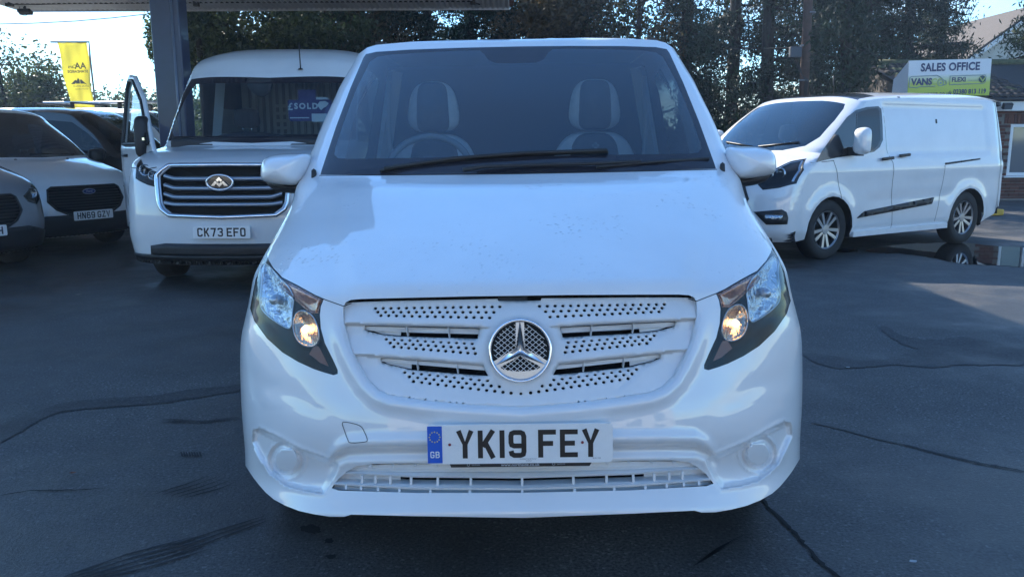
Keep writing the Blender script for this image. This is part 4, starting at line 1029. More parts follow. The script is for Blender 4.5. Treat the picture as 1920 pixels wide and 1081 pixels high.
    for P in ((1050, 366, 1115, 386), (1155, 347, 1217, 370)):
        x0, y0, x1, y1 = P; dy = -8
        hp = s.pss(T((x0, y0+10), (x1, y0+2), (x1, y0+14), (x0, y0+22)), 1)
        hb = empty('door_handle'); hb.parent = root
        a = s.side(1, .035)(np.array([hp[0][0]]), np.array([hp[0][1]]))[0]; bq = s.side(1, .035)(np.array([hp[1][0]]), np.array([hp[1][1]]))[0]
        bevel(MB().bar(a, bq, .035, .035).build('grip', TRIM, hb), .01, 2)
    rl = s.pss(T((1434, 398), (1645, 370), (1645, 379), (1434, 410)), 1); s.patch(rl, TRIM, 'slide_rail', root, 1, .004)
    sm_ = s.pss(T((1386, 138), (1393, 138), (1395, 163), (1388, 163)), 1); s.patch(sm_, TRIM, 'side_badge', root, 1, .006)
    MB().bar((h-.03, oh+.42, .27), (h-.03, oh+WB-.42, .27), .07, .06).build('sill', MAT['white_plastic'], root)
    s.common(root, WHITE, interior=True, bulk_y=2.35, wr=.345)
    s.dashboard(1.15, 1.22, root); s.seats(1.85, 1.52, (.45, -.45), root)
    # mirror: base and big cap
    my, mz = s.ps(*T((868, 285))[0], 1)
    mm = empty('door_mirror'); mm.parent = root
    O = [(-.085, -.12), (-.09, .0), (-.08, .12), (-.03, .15), (.05, .15), (.095, .11), (.10, -.06), (.085, -.13), (.0, -.15)]
    V, F = pillow(sm(O, True, 4), 0, .10, .06, 6, 2.3); V = [(a+h+.13, b+my-.02, c+mz+.03) for a, b, c in V]; fix(mesh('cap', V, F, WHITE, mm, True))
    MB().bar((h+.10, my, mz-.09), (h-.06, my+.02, mz-.08), .11, .09).build('mirror_arm', TRIM, mm)
    V2 = [(-(p[0]), p[1], p[2]) for p in V]; m2 = empty('door_mirror'); m2.parent = root; fix(mesh('cap', V2, F, WHITE, m2, True))
    p = s.lift(0)(np.array([.3]), np.array([q1+.3]))[0]; MB().tube([p, p+np.array((0, -.03, .22))], .006, 6).build('aerial', TRIM, root, True)
    for sg in (-1, 1):
        a = s.lift(-.02)(np.array([sg*.05]), np.array([q0+.01]))[0]; e_ = s.lift(-.02)(np.array([sg*.6]), np.array([q0+.10]))[0]
        MB().tube([a, e_], .009, 6).build('wiper', TRIM, root, True)
    MB().box((h*.9, oh+WB+.46, .36), (.02, .02, .3)).build('mud_flap', TRIM, root)
    return s
def s_region(s, side, P, regs):
    R = orient(skin(s.side(side, .003), P, regs, .05, 'p', eps=.004), lambda Q: np.tile((side, 0, 0.), (len(Q), 1)))
    return R['p']
# ---------------------------------------------------------------- high-roof van with open door
def make_high_van():
    loc = Vector((-2.61, 7.45, 0)); rz = math.radians(-1.0)
    half = 1.03
    prof = [(.12, .27), (.02, .31), (.0, .45), (-.01, .7), (.02, .95), (.07, 1.12), (.2, 1.20), (.5, 1.27), (.85, 1.315), (.93, 1.345), (1.2, 1.60), (1.62, 2.01), (1.72, 2.10), (1.95, 2.27), (2.3, 2.385), (2.8, 2.43), (4.5, 2.44), (5.9, 2.42)]
    s = Shell(loc, rz, prof, half, [(.25, .42), (.7, .46), (1.1, .50), (1.3, .36), (1.6, .22), (2.0, .16), (2.3, .06), (2.44, 0)], 2.3, 5.95,
              [(.25, .95), (.5, 1.0), (1.0, 1.0), (1.35, .965), (1.7, .93), (2.1, .91), (2.35, .895), (2.44, .875)], .085, [(1.0, .34), (4.7, .34)], .42, .28)
    root = empty('high_roof_van', loc, rz); tag(root, 'white high-roof van left of centre with slatted chrome-edged grille, open door and plate CK73 EFO', 'van')
    T = lambda *P: [(x/3.097, 250+y/3.097) for x, y in P]
    U = lambda *P: [(220+x/6.757, 130+y/6.757) for x, y in P]
    h = half
    def symf(P, cx=None):
        return P
    ax = 412.0
    # windscreen traced on the left, mirrored in (a, q)
    wl = s.pfs(U((940, 122), (880, 220), (800, 380), (700, 570), (640, 700), (575, 850), (590, 890), (640, 905)))
    zb_ = s.pf(412, 268.5); zt_ = s.pf(412, 147.5)
    glass = wl[::-1]; half_p = [(0, zb_[1])]+[p for p in glass]+[(0, zt_[1])]; half_p = [(min(0, a), q) for a, q in half_p]
    ws = half_p+mir(half_p)[1:-1]
    ci = s.pfs(U((1000, 190), (930, 270), (850, 400), (760, 600), (690, 770), (720, 850))); cz0 = s.pf(412, 256)[1]; cz1 = s.pf(412, 158)[1]
    hp = [(0, cz0)]+ci[::-1]+[(0, cz1)]; hp = [(min(0, a), q) for a, q in hp]; cl_ = hp+mir(hp)[1:-1]
    hl = s.pfs(T((820, 150), (838, 190), (912, 225), (905, 312), (860, 300), (812, 278), (788, 262), (792, 195)))
    hl = [(max(a, -h*.985), q) for a, q in hl]
    gl = s.pfs(T((1275, 182), (985, 185), (940, 215), (912, 245), (925, 405), (940, 440), (985, 475), (1275, 487)))
    gl = [(0 if i in (0, len(gl)-1) else a, q) for i, (a, q) in enumerate(gl)]
    gq = gl+mir(gl)[1:-1]
    R = s.front([('clear', [cl_]), ('frit', [ws]), ('hole', [hl, mir(hl), gq])], .05)
    emit('front_body', R['body'], WHITE, root); wsn = emit('windscreen', R['clear'], GLASS, root); emit('windscreen_border', R['frit'], FRIT, wsn)
    cen = np.mean(hl, 0)
    for sg in (-1, 1):
        P = hl if sg < 0 else mir(hl)
        front_lamp(s, P, root, [(sg*abs(cen[0])-0*sg, cen[1]+.03, .05), (sg*(abs(cen[0])-.1), cen[1]-.02, .04)], None, [(-sg*p[0]*-1 if sg < 0 else -p[0], p[1]) for p in hl[0:3]])
    # grille: dark recess, chrome frame, slats
    gr = empty('grille'); gr.parent = root
    P = densify(gq, .1); A = s.lift(.06)(P[:, 0], P[:, 1]); mesh('grille_recess', list(A)+[A.mean(0)], [(i, (i+1) % len(A), len(A)) for i in range(len(A))], DARK, gr)
    P = densify(gq, .04); A = s.lift(-.012)(P[:, 0], P[:, 1]); MB().tube(list(A)+[A[0]], .020, 8, False).build('chrome_frame', CHROME, gr, True)
    P2 = np.mean(P, 0)+(P-np.mean(P, 0))*.955; A = s.lift(.005)(P2[:, 0], P2[:, 1]); MB().tube(list(A)+[A[0]], .010, 6, False).build('inner_frame', SILVER, gr, True)
    for yl, yc_ in ((248, 264), (300, 320), (352, 372), (402, 415)):
        a0 = s.pf(*T((952, yl))[0]); a1 = s.pf(*T((1275, yc_))[0])
        us = np.linspace(-1, 1, 25); aa = us*abs(a0[0]); qq = np.where(np.abs(us) > .82, a0[1]+(a1[1]-a0[1])*(1-(np.abs(us)-.82)/.18), a1[1])
        C = s.lift(.0)(aa, qq); V = []; F = []
        for dy, dz in ((.03, .020), (-.006, .014), (-.012, 0), (-.004, -.014), (.03, -.018)): V += [tuple(p+np.array((0, dy, dz))) for p in C]
        for j in range(4):
            for i in range(24): F.append((j*25+i, j*25+i+1, (j+1)*25+i+1, (j+1)*25+i))
        fix(mesh('grille_slat', V, F, MAT['slat_silver'], gr, True))
    bp = s.lift(-.035)(np.array([0.]), np.array([s.pf(411, 341.5)[1]]))[0]; M = Matrix.Rotation(math.pi/2, 3, 'X')
    bd = empty('badge', tuple(bp)); bd.parent = root
    def ell(rx, rz_, y, n=28): return [(rx*math.cos(2*math.pi*k/n), y, rz_*math.sin(2*math.pi*k/n)) for k in range(n+1)]
    MB().tube(ell(.118, .066, 0), .011, 6, False).build('badge_ring', CHROME, bd, True)
    MB().poly(ell(.115, .064, .006)[:-1]).build('badge_plate', MAT['black_gloss'], bd)
    b = MB()
    for sg in (-1, 1):
        b.prism([(sg*.000, -.004, .048), (sg*.030, -.004, .020), (sg*.014, -.004, .004), (0, -.004, .018)], (0, -.010, 0))
        b.prism([(sg*.018, -.004, .0), (sg*.036, -.004, .014), (sg*.078, -.004, -.03), (sg*.045, -.004, -.03)], (0, -.010, 0))
        b.prism([(0, -.004, -.012), (sg*.014, -.004, .0), (sg*.028, -.004, -.014), (0, -.004, -.04)], (0, -.010, 0))
    fix(b.build('badge_emblem', CHROME, bd))
    # black lower bumper, wing gap, vents
    q = lambda z: float(np.interp(z, s.zmono, s.q))
    s.patch([(-h*.72, q(.345)), (h*.72, q(.345)), (h*.70, q(.43)), (h*.55, q(.455)), (-h*.55, q(.455)), (-h*.70, q(.43))], TRIM, 'lower_bumper', root, 0, .012)
    s.patch([(-h*.985, q(.275)), (h*.985, q(.275)), (h*.985, q(.34)), (-h*.985, q(.34))], TRIM, 'front_lip', root, 0, .02)
    for sg in (-1, 1):
        s.patch([(sg*x*h, q(z)) for x, z in ((.93, .42), (.985, .42), (.985, .80), (.80, .80), (.95, .72))][::1 if sg > 0 else -1], TRIM, 'bumper_recess', root, 0, -.004)
        vp = s.pfs(U((780, 945), (1205, 945), (1215, 968), (775, 966))) if sg < 0 else None
        if vp: s.patch(vp, TRIM, 'scuttle_vent', root, 0, .005)
        else: s.patch(mir(s.pfs(U((780, 945), (1205, 945), (1215, 968), (775, 966)))), TRIM, 'scuttle_vent', root, 0, .005)
    s.line([(-h*.93, q(1.13)), (-h*.7, q(1.125)), (-h*.62, q(1.14))], .01, SEAM, 'panel_gap', root); s.line(mir([(-h*.93, q(1.13)), (-h*.7, q(1.125)), (-h*.62, q(1.14))]), .01, SEAM, 'panel_gap', root)
    # crease above the plate
    pp = s.pf(413.5, 434.5); p = s.lift(-.03)(np.array([0.0]), np.array([pp[1]]))[0]
    pl = plate(root, 'CK73 EFO'); pl.location = p; pl.rotation_euler = (math.radians(-2), 0, 0)
    # sides
    dw = [(1.15, 1.36), (1.5, 1.72), (1.9, 2.0), (2.15, 2.04), (2.18, 1.35)]
    door = [(1.02, .5), (1.02, 1.25), (1.10, 1.36), (1.55, 1.82), (1.95, 2.07), (2.22, 2.1), (2.26, 1.2), (2.26, .42), (1.46, .42), (1.40, .62)]
    R = s.sides(-1, [('hole', [door])], .10); emit('side_panel', R['body'], WHITE, root)
    R = s.sides(1, [('win', [dw])], .12); emit('side_panel', R['body'], WHITE, root); emit('door_window', R['win'], GLASS2, root)
    s.common(root, WHITE, MAT['cargo_lining'], True, 3.2, 'steel', .35)
    # cargo lining ribs seen through the windscreen
    for k in range(18):
        MB().box((-.72+k*.085, 3.16, 1.7), (.03, .03, 1.1)).build('lining_rib', MAT['trim_grey'], root)
    for sg in (-1, 1):
        MB().bar((sg*.90, 2.32, 1.1), (sg*.78, 2.36, 2.1), .10, .10).build('b_pillar', MAT['trim_grey'], root)
        MB().box((sg*.88, 4.0, 1.1), (.03, 3.2, 1.3)).build('cargo_lining', MAT['cargo_lining'], root)
    for k in range(6): MB().box((-.32, 3.12, 1.35+k*.09), (.2, .03, .035)).build('shelf_slat', MAT['cargo_lining'], root)
    dsh = s.dashboard(1.28, 1.42, root)
    V, F = pillow(sm([(-.42, 1.3), (-.36, 1.42), (-.1, 1.47), (.25, 1.45), (.45, 1.4), (.5, 1.3)], True, 3), 1.5, .2, .3); fix(mesh('instrument_cowl', [(a-.2, b, c) for a, b, c in V], F, DASH, root, True))
    s.seats(2.15, 1.70, (-.45,), root)
    bevel(MB().box((.40, 2.2, 1.22), (.95, .1, .45)).build('bench_backrest', CLOTHD, root), .04)
    V, F = pillow(sm([(-.13, 2.02), (-.10, 1.90), (.0, 1.83), (.10, 1.88), (.13, 2.02)], True, 3), 1.62, .03, .03); fix(mesh('rear_view_mirror', [(a-.10, b, c) for a, b, c in V], F, TRIM, root, True))
    a = s.lift(-.006)(np.array([.34]), np.array([s.pf(501, 131)[1]]))[0]
    MB().lathe([(.0, .02), (.022, .012), (.028, 0)], 10, None, a).tube([a+np.array((0, 0, .01)), a+np.array((.0, -.02, .28))], .007, 6).build('aerial', TRIM, root, True)
    # open door: hinge at y 1.05 on the -x side
    dr = empty('open_door', (-1.02, 1.03, 0), math.radians(40)); dr.parent = root
    dout = [(0, .5), (0, 1.26), (.08, 1.36), (.52, 1.84), (.92, 2.08), (1.10, 2.10), (1.2, 2.0), (1.22, 1.2), (1.22, .42), (.44, .42), (.38, .62)]
    wout = [(.13, 1.35), (.54, 1.79), (.92, 2.02), (1.07, 2.03), (1.13, 1.94), (1.13, 1.34)]
    L = lambda y, z: np.stack([-.0*y-.17*np.clip(z-1.3, 0, 1)*-.9-.02, y, z], -1)
    R = orient(skin(L, dout, [('hole', [wout])], .1, 'p', eps=.01), lambda P: np.tile((-1., 0, 0), (len(P), 1)))
    o = emit('door_skin', R['p'], WHITE, dr); m = o.modifiers.new('thick', 'SOLIDIFY'); m.thickness = .04; m.offset = -1
    R = orient(skin(lambda y, z: L(y, z)+np.array((.02, 0, 0)), wout, [], .1, 'p', eps=.01), lambda P: np.tile((-1., 0, 0), (len(P), 1))); emit('door_glass', R['p'], MAT['clear_glass'], dr)
    P = densify(wout, .08); A = L(P[:, 0], P[:, 1])+np.array((.0, 0, 0)); MB().tube(list(A)+[A[0]], .022, 6, False).build('window_seal', TRIM, dr, True)
    mm = empty('door_mirror', (-.02, .32, 1.46)); mm.parent = dr; mm.scale = (.85, .85, .85); mm.rotation_euler = (0, 0, math.radians(40))
    O = [(-.13, -.26), (-.135, .05), (-.10, .18), (0, .20), (.10, .19), (.13, .05), (.12, -.26), (0, -.29)]
    V, F = pillow(sm(O, True, 4), 0, .1, .06, 5, 2.3); fix(mesh('cap', V, F, TRIM, mm, True))
    MB().box((-.02, -.085, -.075), (.2, .03, .03)).build('mirror_indicator', CHROME, mm)
    MB().bar((.05, .02, -.2), (.22, .02, -.22), .08, .1).build('mirror_arm', TRIM, mm)
    MB().tube([(-.03, .95, 1.22), (-.03, 1.12, 1.22)], .018, 6).build('door_handle', TRIM, dr, True)
    return s
# ---------------------------------------------------------------- compact vans (left) and background cars
def compact(loc, rz, paint, label, reg, group=None, cat='van', lite=False, tall=1.0, name='compact_van', bars=False, mcap=None, sides_=(-1, 1), glass=None):
    T_ = tall
    prof = [(.10, .22), (.02, .28), (.0, .42), (.0, .56), (.04, .74), (.12, .88), (.3, .985), (.65, 1.09), (.95, 1.16), (1.03, 1.20), (1.45, 1.48*T_), (1.95, 1.76*T_), (2.2, 1.82*T_), (2.7, 1.85*T_), (3.6, 1.85*T_), (4.38, 1.82*T_)]
    s = Shell(loc, rz, prof, .92, [(.2, .46), (.6, .50), (.95, .48), (1.2, .38), (1.7, .2), (1.83*T_, .02), (2.1, 0)], 2.2, 4.42,
              [(.2, .94), (.5, 1.0), (.95, 1.0), (1.2, .96), (1.7, .84), (1.86*T_, .78)], .09, [(.90, .32), (3.56, .32)], .37, .22)
    root = empty(name, loc, rz); tag(root, label, cat, group); h = .92; q = lambda z: float(np.interp(z, s.zmono, s.q))
    q0, q1 = q(1.20), q(1.755*T_)
    ws = [(-h*.90, q0+.02), (-h*.5, q0-.03), (0, q0-.05), (h*.5, q0-.03), (h*.90, q0+.02), (h*.93, q0+.12), (h*.90, q1-.08), (h*.82, q1), (0, q1+.03), (-h*.82, q1), (-h*.90, q1-.08), (-h*.93, q0+.12)]
    hl = [(h*.985, q(.95)), (h*.97, q(.80)), (h*.80, q(.70)), (h*.66, q(.74)), (h*.62, q(.80)), (h*.80, q(.88))]
    gr = [(-.44, q(.62)), (-.36, q(.55)), (.36, q(.55)), (.44, q(.62)), (.47, q(.74)), (.40, q(.84)), (-.40, q(.84)), (-.47, q(.74))]
    gr = [(-.30, q(.50)), (.30, q(.50)), (.42, q(.56)), (.50, q(.66)), (.47, q(.80)), (.42, q(.83)), (-.42, q(.83)), (-.47, q(.80)), (-.50, q(.66)), (-.42, q(.56))]
    R = s.front([('glass', [ws]), ('hole', [hl, mir(hl), gr])], .06 if not lite else .1)
    emit('front_body', R['body'], paint, root); emit('windscreen', R['glass'], glass or GLASS, root)
    c = np.mean(hl, 0)
    for sg in (-1, 1): front_lamp(s, hl if sg > 0 else mir(hl), root, [(sg*(c[0]-.02), c[1], .055)])
    P = densify(gr, .06); A = s.lift(.04)(P[:, 0], P[:, 1]); g_ = mesh('grille', list(A)+[A.mean(0)], [(i, (i+1) % len(A), len(A)) for i in range(len(A))], DARK, root)
    A = s.lift(.0)(P[:, 0], P[:, 1]); MB().tube(list(A)+[A[0]], .012, 6, False).build('grille_frame', TRIM, g_, True)
    if not lite:
        for k in range(9):
            z = .53+k*.034; hw = float(np.interp(z, [.5, .56, .66, .8, .83], [.30, .42, .49, .46, .42])); us = np.linspace(-hw, hw, 13)
            MB().tube(list(s.lift(.018)(us, np.full(13, q(z)))), .0055, 5).build('grille_bar', TRIM, g_, True)
    s.patch([(-h*.97, q(.24)), (h*.97, q(.24)), (h*.97, q(.40)), (h*.6, q(.49)), (-h*.6, q(.49)), (-h*.97, q(.40))], TRIM, 'lower_bumper', root, 0, .012)
    if not lite:
        o = empty('badge', tuple(s.lift(-.02)(np.array([0.]), np.array([q(.765)]))[0])); o.parent = root
        E_ = [(.085*math.cos(k*math.pi/12), 0, .034*math.sin(k*math.pi/12)) for k in range(24)]
        MB().prism(E_, (0, -.012, 0)).build('badge_oval', SILVER, o); MB().prism([(a*.88, -.013, c_*.82) for a, _, c_ in E_], (0, -.004, 0)).build('badge_field', MAT['badge_blue'], o)
        text('Ford', .042, SILVER, o, TM(0, -.019, -.012), .0006)
        for sg in (-1, 1):
            p = s.lift(0)(np.array([sg*.35]), np.array([q0-.12]))[0]; MB().lathe([(0, .012), (.016, .008), (.02, 0)], 8, None, p).build('washer_jet', TRIM, root)
    if reg:
        p = s.lift(-.03)(np.array([0.]), np.array([q(.475)]))[0]; pl = plate(root, reg); pl.location = p
    dwin = [(1.35, 1.18), (1.75, 1.42*T_), (2.05, 1.60*T_), (2.55, 1.64*T_), (2.6, 1.16)]
    for sg in (-1, 1):
        R = s.sides(sg, [('win', [dwin])], .12); sp = emit('side_panel', R['body'], paint, root); emit('door_window', R['win'], GLASS2, sp)
        if sg in sides_: s.mirror(root, sg, sg*1.08, 1.45, 1.17, mcap or paint, .2, .2)
    s.common(root, paint, TRIM, True, 2.75, 'steel', .32); s.dashboard(1.35, 1.15, root)
    s.seats(2.0, 1.45*T_, (.4, -.4), root)
    if not lite:
        a = s.lift(-.015)(np.array([.55]), np.array([q0+.02]))[0]; b_ = s.lift(-.015)(np.array([-.1]), np.array([q0+.03]))[0]; MB().tube([a, b_], .009, 6).build('wiper', TRIM, root, True)
        a = s.lift(-.0)(np.array([.0]), np.array([q1+.10]))[0]; MB().tube([a, a+np.array((0, .03, .14))], .006, 5).build('aerial', TRIM, root, True)
    if bars:
        zz = 1.85*T_
        for y in (2.3, 3.3, 4.1):
            b = MB().tube([(-.70, y, zz+.09), (.70, y, zz+.09)], .018, 6); b.box((-.66, y, zz+.03), (.06, .06, .14)); b.box((.66, y, zz+.03), (.06, .06, .14)); b.build('roof_bar', TRIM, root)
        MB().tube([(.45, 1.6, zz+.14), (.45, 4.6, zz+.14)], .03, 8).tube([(.56, 1.9, zz+.13), (.56, 4.5, zz+.13)], .015, 6).build('roof_tube', SILVER, root, True)
    return s
pm('slat_silver', (.38, .42, .48), .28, metal=.7)
pm('cargo_lining', (.55, .57, .56), .7, var=.06)
pm('badge_blue', (.01, .03, .16), .3)
glassmat('clear_glass', (.88, .92, .92), .05, .01, power=4)
RV = make_right_van()
HV = make_high_van()
c1 = compact(Vector((-5.25, 10.35, 0)), math.radians(60), WHITE, 'small white van at the left with black grille and plate HN69 GZV', 'HN69 GZV', mcap=TRIM)
c2 = compact(Vector((-5.4, 8.35, 0)), math.radians(60), GREYP, 'grey van cut off by the left edge of the photo, plate ending in VWH', '____ VWH', sides_=(-1,))
c3 = compact(Vector((-5.25, 14.7, 0)), math.radians(84), BLACKP, 'black van side-on behind the small white van, seen beside the open van door', None, None, 'van', True, 1.06, glass=GLASS2, mcap=TRIM)
c4 = compact(Vector((-5.7, 17.9, 0)), math.radians(87), WHITE, 'white van with tube and bars on its roof, behind the black van', None, None, 'van', True, 1.12, bars=True)
c5 = compact(Vector((4.3, 15.2, 0)), math.radians(-40), WHITE, 'white car nose behind the windscreen of the side-on van, between it and the big van', None, None, 'car', True, .84, 'parked_car')
c6 = compact(Vector((5.6, 18.2, 0)), math.radians(-50), GREYP, 'grey car furthest back on the right, only its roof showing over the white car', None, None, 'car', True, .95, 'parked_car')
# ================================================================== SETTING
def tarmac(name='tarmac', base=(.072, .070, .069), r0=.42, r1=.78):
    m = bpy.data.materials.new(name); m.use_nodes = True; nt = m.node_tree; p = nt.nodes['Principled BSDF']
    tcn = nn(nt, 'ShaderNodeTexCoord'); o = tcn.outputs['Object']
    def noise(sc, det=5, rough=.6):
        n = nn(nt, 'ShaderNodeTexNoise'); n.inputs['Scale'].default_value = sc; n.inputs['Detail'].default_value = det; n.inputs['Roughness'].default_value = rough
        lk(nt, o, n.inputs['Vector']); return n.outputs['Fac']
    def mr(v, a, b, c, d):
        r = nn(nt, 'ShaderNodeMapRange'); r.inputs['From Min'].default_value = a; r.inputs['From Max'].default_value = b; r.inputs['To Min'].default_value = c; r.inputs['To Max'].default_value = d
        lk(nt, v, r.inputs['Value']); return r.outputs[0]
    def mul(a, b):
        n = nn(nt, 'ShaderNodeMath', operation='MULTIPLY'); lk(nt, a, n.inputs[0])
        if isinstance(b, (int, float)): n.inputs[1].default_value = b
        else: lk(nt, b, n.inputs[1])
        return n.outputs[0]
    big = mr(noise(.55, 6, .62), .38, .62, .55, 1.2); med = mr(noise(3.2, 5), .3, .7, .86, 1.12)
    fine = noise(85, 4, .75); sp = mr(fine, .34, .66, .25, 1.8)
    vor = nn(nt, 'ShaderNodeTexVoronoi'); vor.inputs['Scale'].default_value = 95; lk(nt, o, vor.inputs['Vector'])
    sep = nn(nt, 'ShaderNodeSeparateColor'); lk(nt, vor.outputs['Color'], sep.inputs[0]); st_ = mr(sep.outputs[0], .93, .97, 1.0, 1.8)
    k = mul(mul(mul(big, med), sp), st_)
    sc = nn(nt, 'ShaderNodeVectorMath', operation='SCALE'); sc.inputs[0].default_value = base; lk(nt, k, sc.inputs['Scale']); lk(nt, sc.outputs[0], p.inputs['Base Color'])
    lk(nt, mr(noise(.55, 6, .62), .40, .60, r0-.1, r1+.08), p.inputs['Roughness'])
    b = nn(nt, 'ShaderNodeBump'); b.inputs['Strength'].default_value = .6; b.inputs['Distance'].default_value = .006
    lk(nt, fine, b.inputs['Height'])
    b2 = nn(nt, 'ShaderNodeBump'); b2.inputs['Strength'].default_value = .25; b2.inputs['Distance'].default_value = .05; lk(nt, noise(1.8, 4), b2.inputs['Height']); lk(nt, b.outputs[0], b2.inputs['Normal'])
    lk(nt, b2.outputs[0], p.inputs['Normal']); MAT[name] = m
tarmac(); tarmac('damp_tarmac', (.036, .035, .036), .40, .7)
pm('puddle_water', (.006, .007, .009), .02, spec=.6, bump=.05, bscale=3, bdist=.01)
pm('rubber_mark', (.013, .013, .015), .7, var=.4, vscale=60)
pm('crack_dark', (.006, .006, .007), .9)
pm('tar_repair', (.085, .085, .085), .8, var=.5, vscale=60, bump=.6, bscale=120)
ground = MB().poly([(-500, -500, 0), (500, -500, 0), (500, 900, 0), (-500, 900, 0)]).build('ground', MAT['tarmac']); tag(ground, kind='structure')
rnd = random.Random(3)
def sheet(name, P, z, mat, par, jag=.03, k=6):
    P = sm(P, True, k); V = []
    for p in P: g = gp(*p); V.append((g.x+rnd.uniform(-jag, jag), g.y+rnd.uniform(-jag, jag)*1.4, z))
    return MB().poly(V).build(name, mat, par)
def trail(name, P, w_, z, mat, par, jag=.0, step=.04):
    G = [np.array(gp(*p)[:2]) for p in P]; D_ = densify(G, step, False)
    if jag:
        wob = np.cumsum(np.random.RandomState(5).uniform(-1, 1, (len(D_), 2)), 0)*jag; wob -= np.linspace(wob[0], wob[-1], len(D_)); D_ = D_+wob
    tg = np.gradient(D_, axis=0); n_ = np.stack([-tg[:, 1], tg[:, 0]], -1); n_ /= np.linalg.norm(n_, axis=1)[:, None]+1e-9
    rs = np.random.RandomState(8); ww = w_/2*(1+.45*rs.uniform(-1, 1, len(D_)) if jag else np.ones(len(D_)))[:, None]
    taper = np.minimum(1, np.minimum(np.arange(len(D_)), np.arange(len(D_))[::-1])/3+.15)[:, None]
    A = D_+n_*ww*taper; B = D_-n_*ww*taper; k = len(D_)
    V = [(a[0], a[1], z) for a in A]+[(a[0], a[1], z) for a in B]
    return mesh(name, V, [(i, i+1, i+1+k, i+k) for i in range(k-1)], mat, par)
sheet('damp_patch', [(1502, 662), (1560, 690), (1640, 687), (1700, 686), (1760, 690), (1800, 684), (1925, 683), (1925, 652), (1850, 640), (1800, 632), (1760, 637), (1700, 632), (1660, 612), (1650, 618), (1690, 645), (1720, 658), (1640, 676), (1560, 668)], .004, MAT['damp_tarmac'], ground, .012)
sheet('damp_patch', [(-20, 838), (30, 815), (65, 795), (110, 774), (200, 764), (300, 757), (380, 745), (450, 733), (450, 722), (380, 728), (280, 742), (200, 747), (120, 756), (60, 776), (-20, 806)], .004, MAT['damp_tarmac'], ground, .012)
sheet('oil_stain', [(563, 990), (585, 985), (602, 990), (596, 1000), (575, 1000)], .004, MAT['rubber_mark'], ground, .006)
sheet('oil_stain', [(610, 1012), (622, 1010), (624, 1017), (612, 1019)], .004, MAT['rubber_mark'], ground, .003)
sheet('oil_stain', [(612, 1042), (626, 1040), (628, 1047), (616, 1049)], .004, MAT['rubber_mark'], ground, .003)
for k in range(5):
    o_ = k*8
    trail('tyre_mark', [(110+o_*1.5, 1086+o_*.2), (240+o_*1.1, 1040+o_*.8), (360+o_, 1008+o_*.7)], .012, .004, MAT['rubber_mark'], ground, .0012)
for k in range(3): trail('tyre_mark', [(300+k*12, 1030+k*6), (400+k*8, 998+k*5), (496+k*4, 968+k*4)], .012, .004, MAT['rubber_mark'], ground, .0012)
for k in range(5): trail('tyre_mark', [(292+k*14, 926+k*2), (350+k*16, 908+k*2), (395+k*12, 892+k*3)], .010, .004, MAT['rubber_mark'], ground, .001)
for k in range(3): trail('tyre_mark', [(305, 786+k*3), (380, 790+k*2), (450, 782+k*2)], .010, .004, MAT['rubber_mark'], ground, .001)
for k in range(8): sheet('tyre_mark', [(338+k*5, 848), (341+k*5, 848), (344+k*5, 856), (340+k*5, 856)], .004, MAT['rubber_mark'], ground, .001, 1)
for k in range(4): trail('tyre_mark', [(1300+k*9, 1062-k*7), (1340+k*9, 1038-k*7), (1366+k*9, 1025-k*7)], .008, .004, MAT['rubber_mark'], ground, .001)
trail('crack', [(1425, 930), (1444, 954), (1470, 978), (1482, 990), (1498, 1002), (1520, 1030), (1552, 1068), (1580, 1090)], .016, .004, MAT['crack_dark'], ground, .004, .02)
trail('tar_seam', [(1520, 792), (1580, 805), (1640, 820), (1700, 835)], .022, .004, MAT['tar_repair'], ground, .004, .02)
trail('tar_seam', [(1690, 833), (1760, 851), (1840, 869), (1925, 886)], .020, .004, MAT['rubber_mark'], ground, .004, .02)
trail('tar_seam', [(0, 1010-80), (60, 920), (200, 915)], .008, .004, MAT['crack_dark'], ground, .004, .02)
pud = sheet('puddle', [(1625, 468), (1680, 459), (1740, 456), (1800, 455), (1870, 462), (1935, 468), (1935, 500), (1860, 497), (1800, 494), (1740, 482), (1690, 476), (1640, 474)], .005, MAT['puddle_water'], None, .03); tag(pud, kind='structure')
pud = sheet('puddle', [(1560, 470), (1590, 467), (1610, 470), (1590, 474)], .005, MAT['puddle_water'], None, .02); tag(pud, kind='structure')
# fallen leaves and a small stone
def leaf_on_ground(px, py, s, col, lab):
    g = gp(px, py); b = MB(); n = 9; up = []
    P = [(math.cos(2*math.pi*k/n)*s*(1.0 if k % 2 else .72), math.sin(2*math.pi*k/n)*s*.6*(1 if k % 2 else .75)) for k in range(n)]
    b.add([(g.x+a, g.y+c_, .012+.02*abs(a)/s*s*8*.05) for a, c_ in P]+[(g.x, g.y, .008)], [(i, (i+1) % n, n) for i in range(n)])
    return tag(b.build('fallen_leaf', col), lab, 'leaf')
leaf_on_ground(137, 890, .017, pm('leaf_brown', (.16, .055, .025), .8), 'small brown fallen leaf on the tarmac at the left')
leaf_on_ground(1712, 1057, .016, pm('leaf_pale', (.4, .42, .42), .8), 'small pale leaf on the tarmac in the right foreground')
leaf_on_ground(147, 554, .035, pm('leaf_tan', (.28, .26, .22), .8), 'pale tan leaf on the dark ground before the vans')
leaf_on_ground(1590, 691, .016, MAT['leaf_pale'], 'tiny pale leaf beside the damp patch at the right')
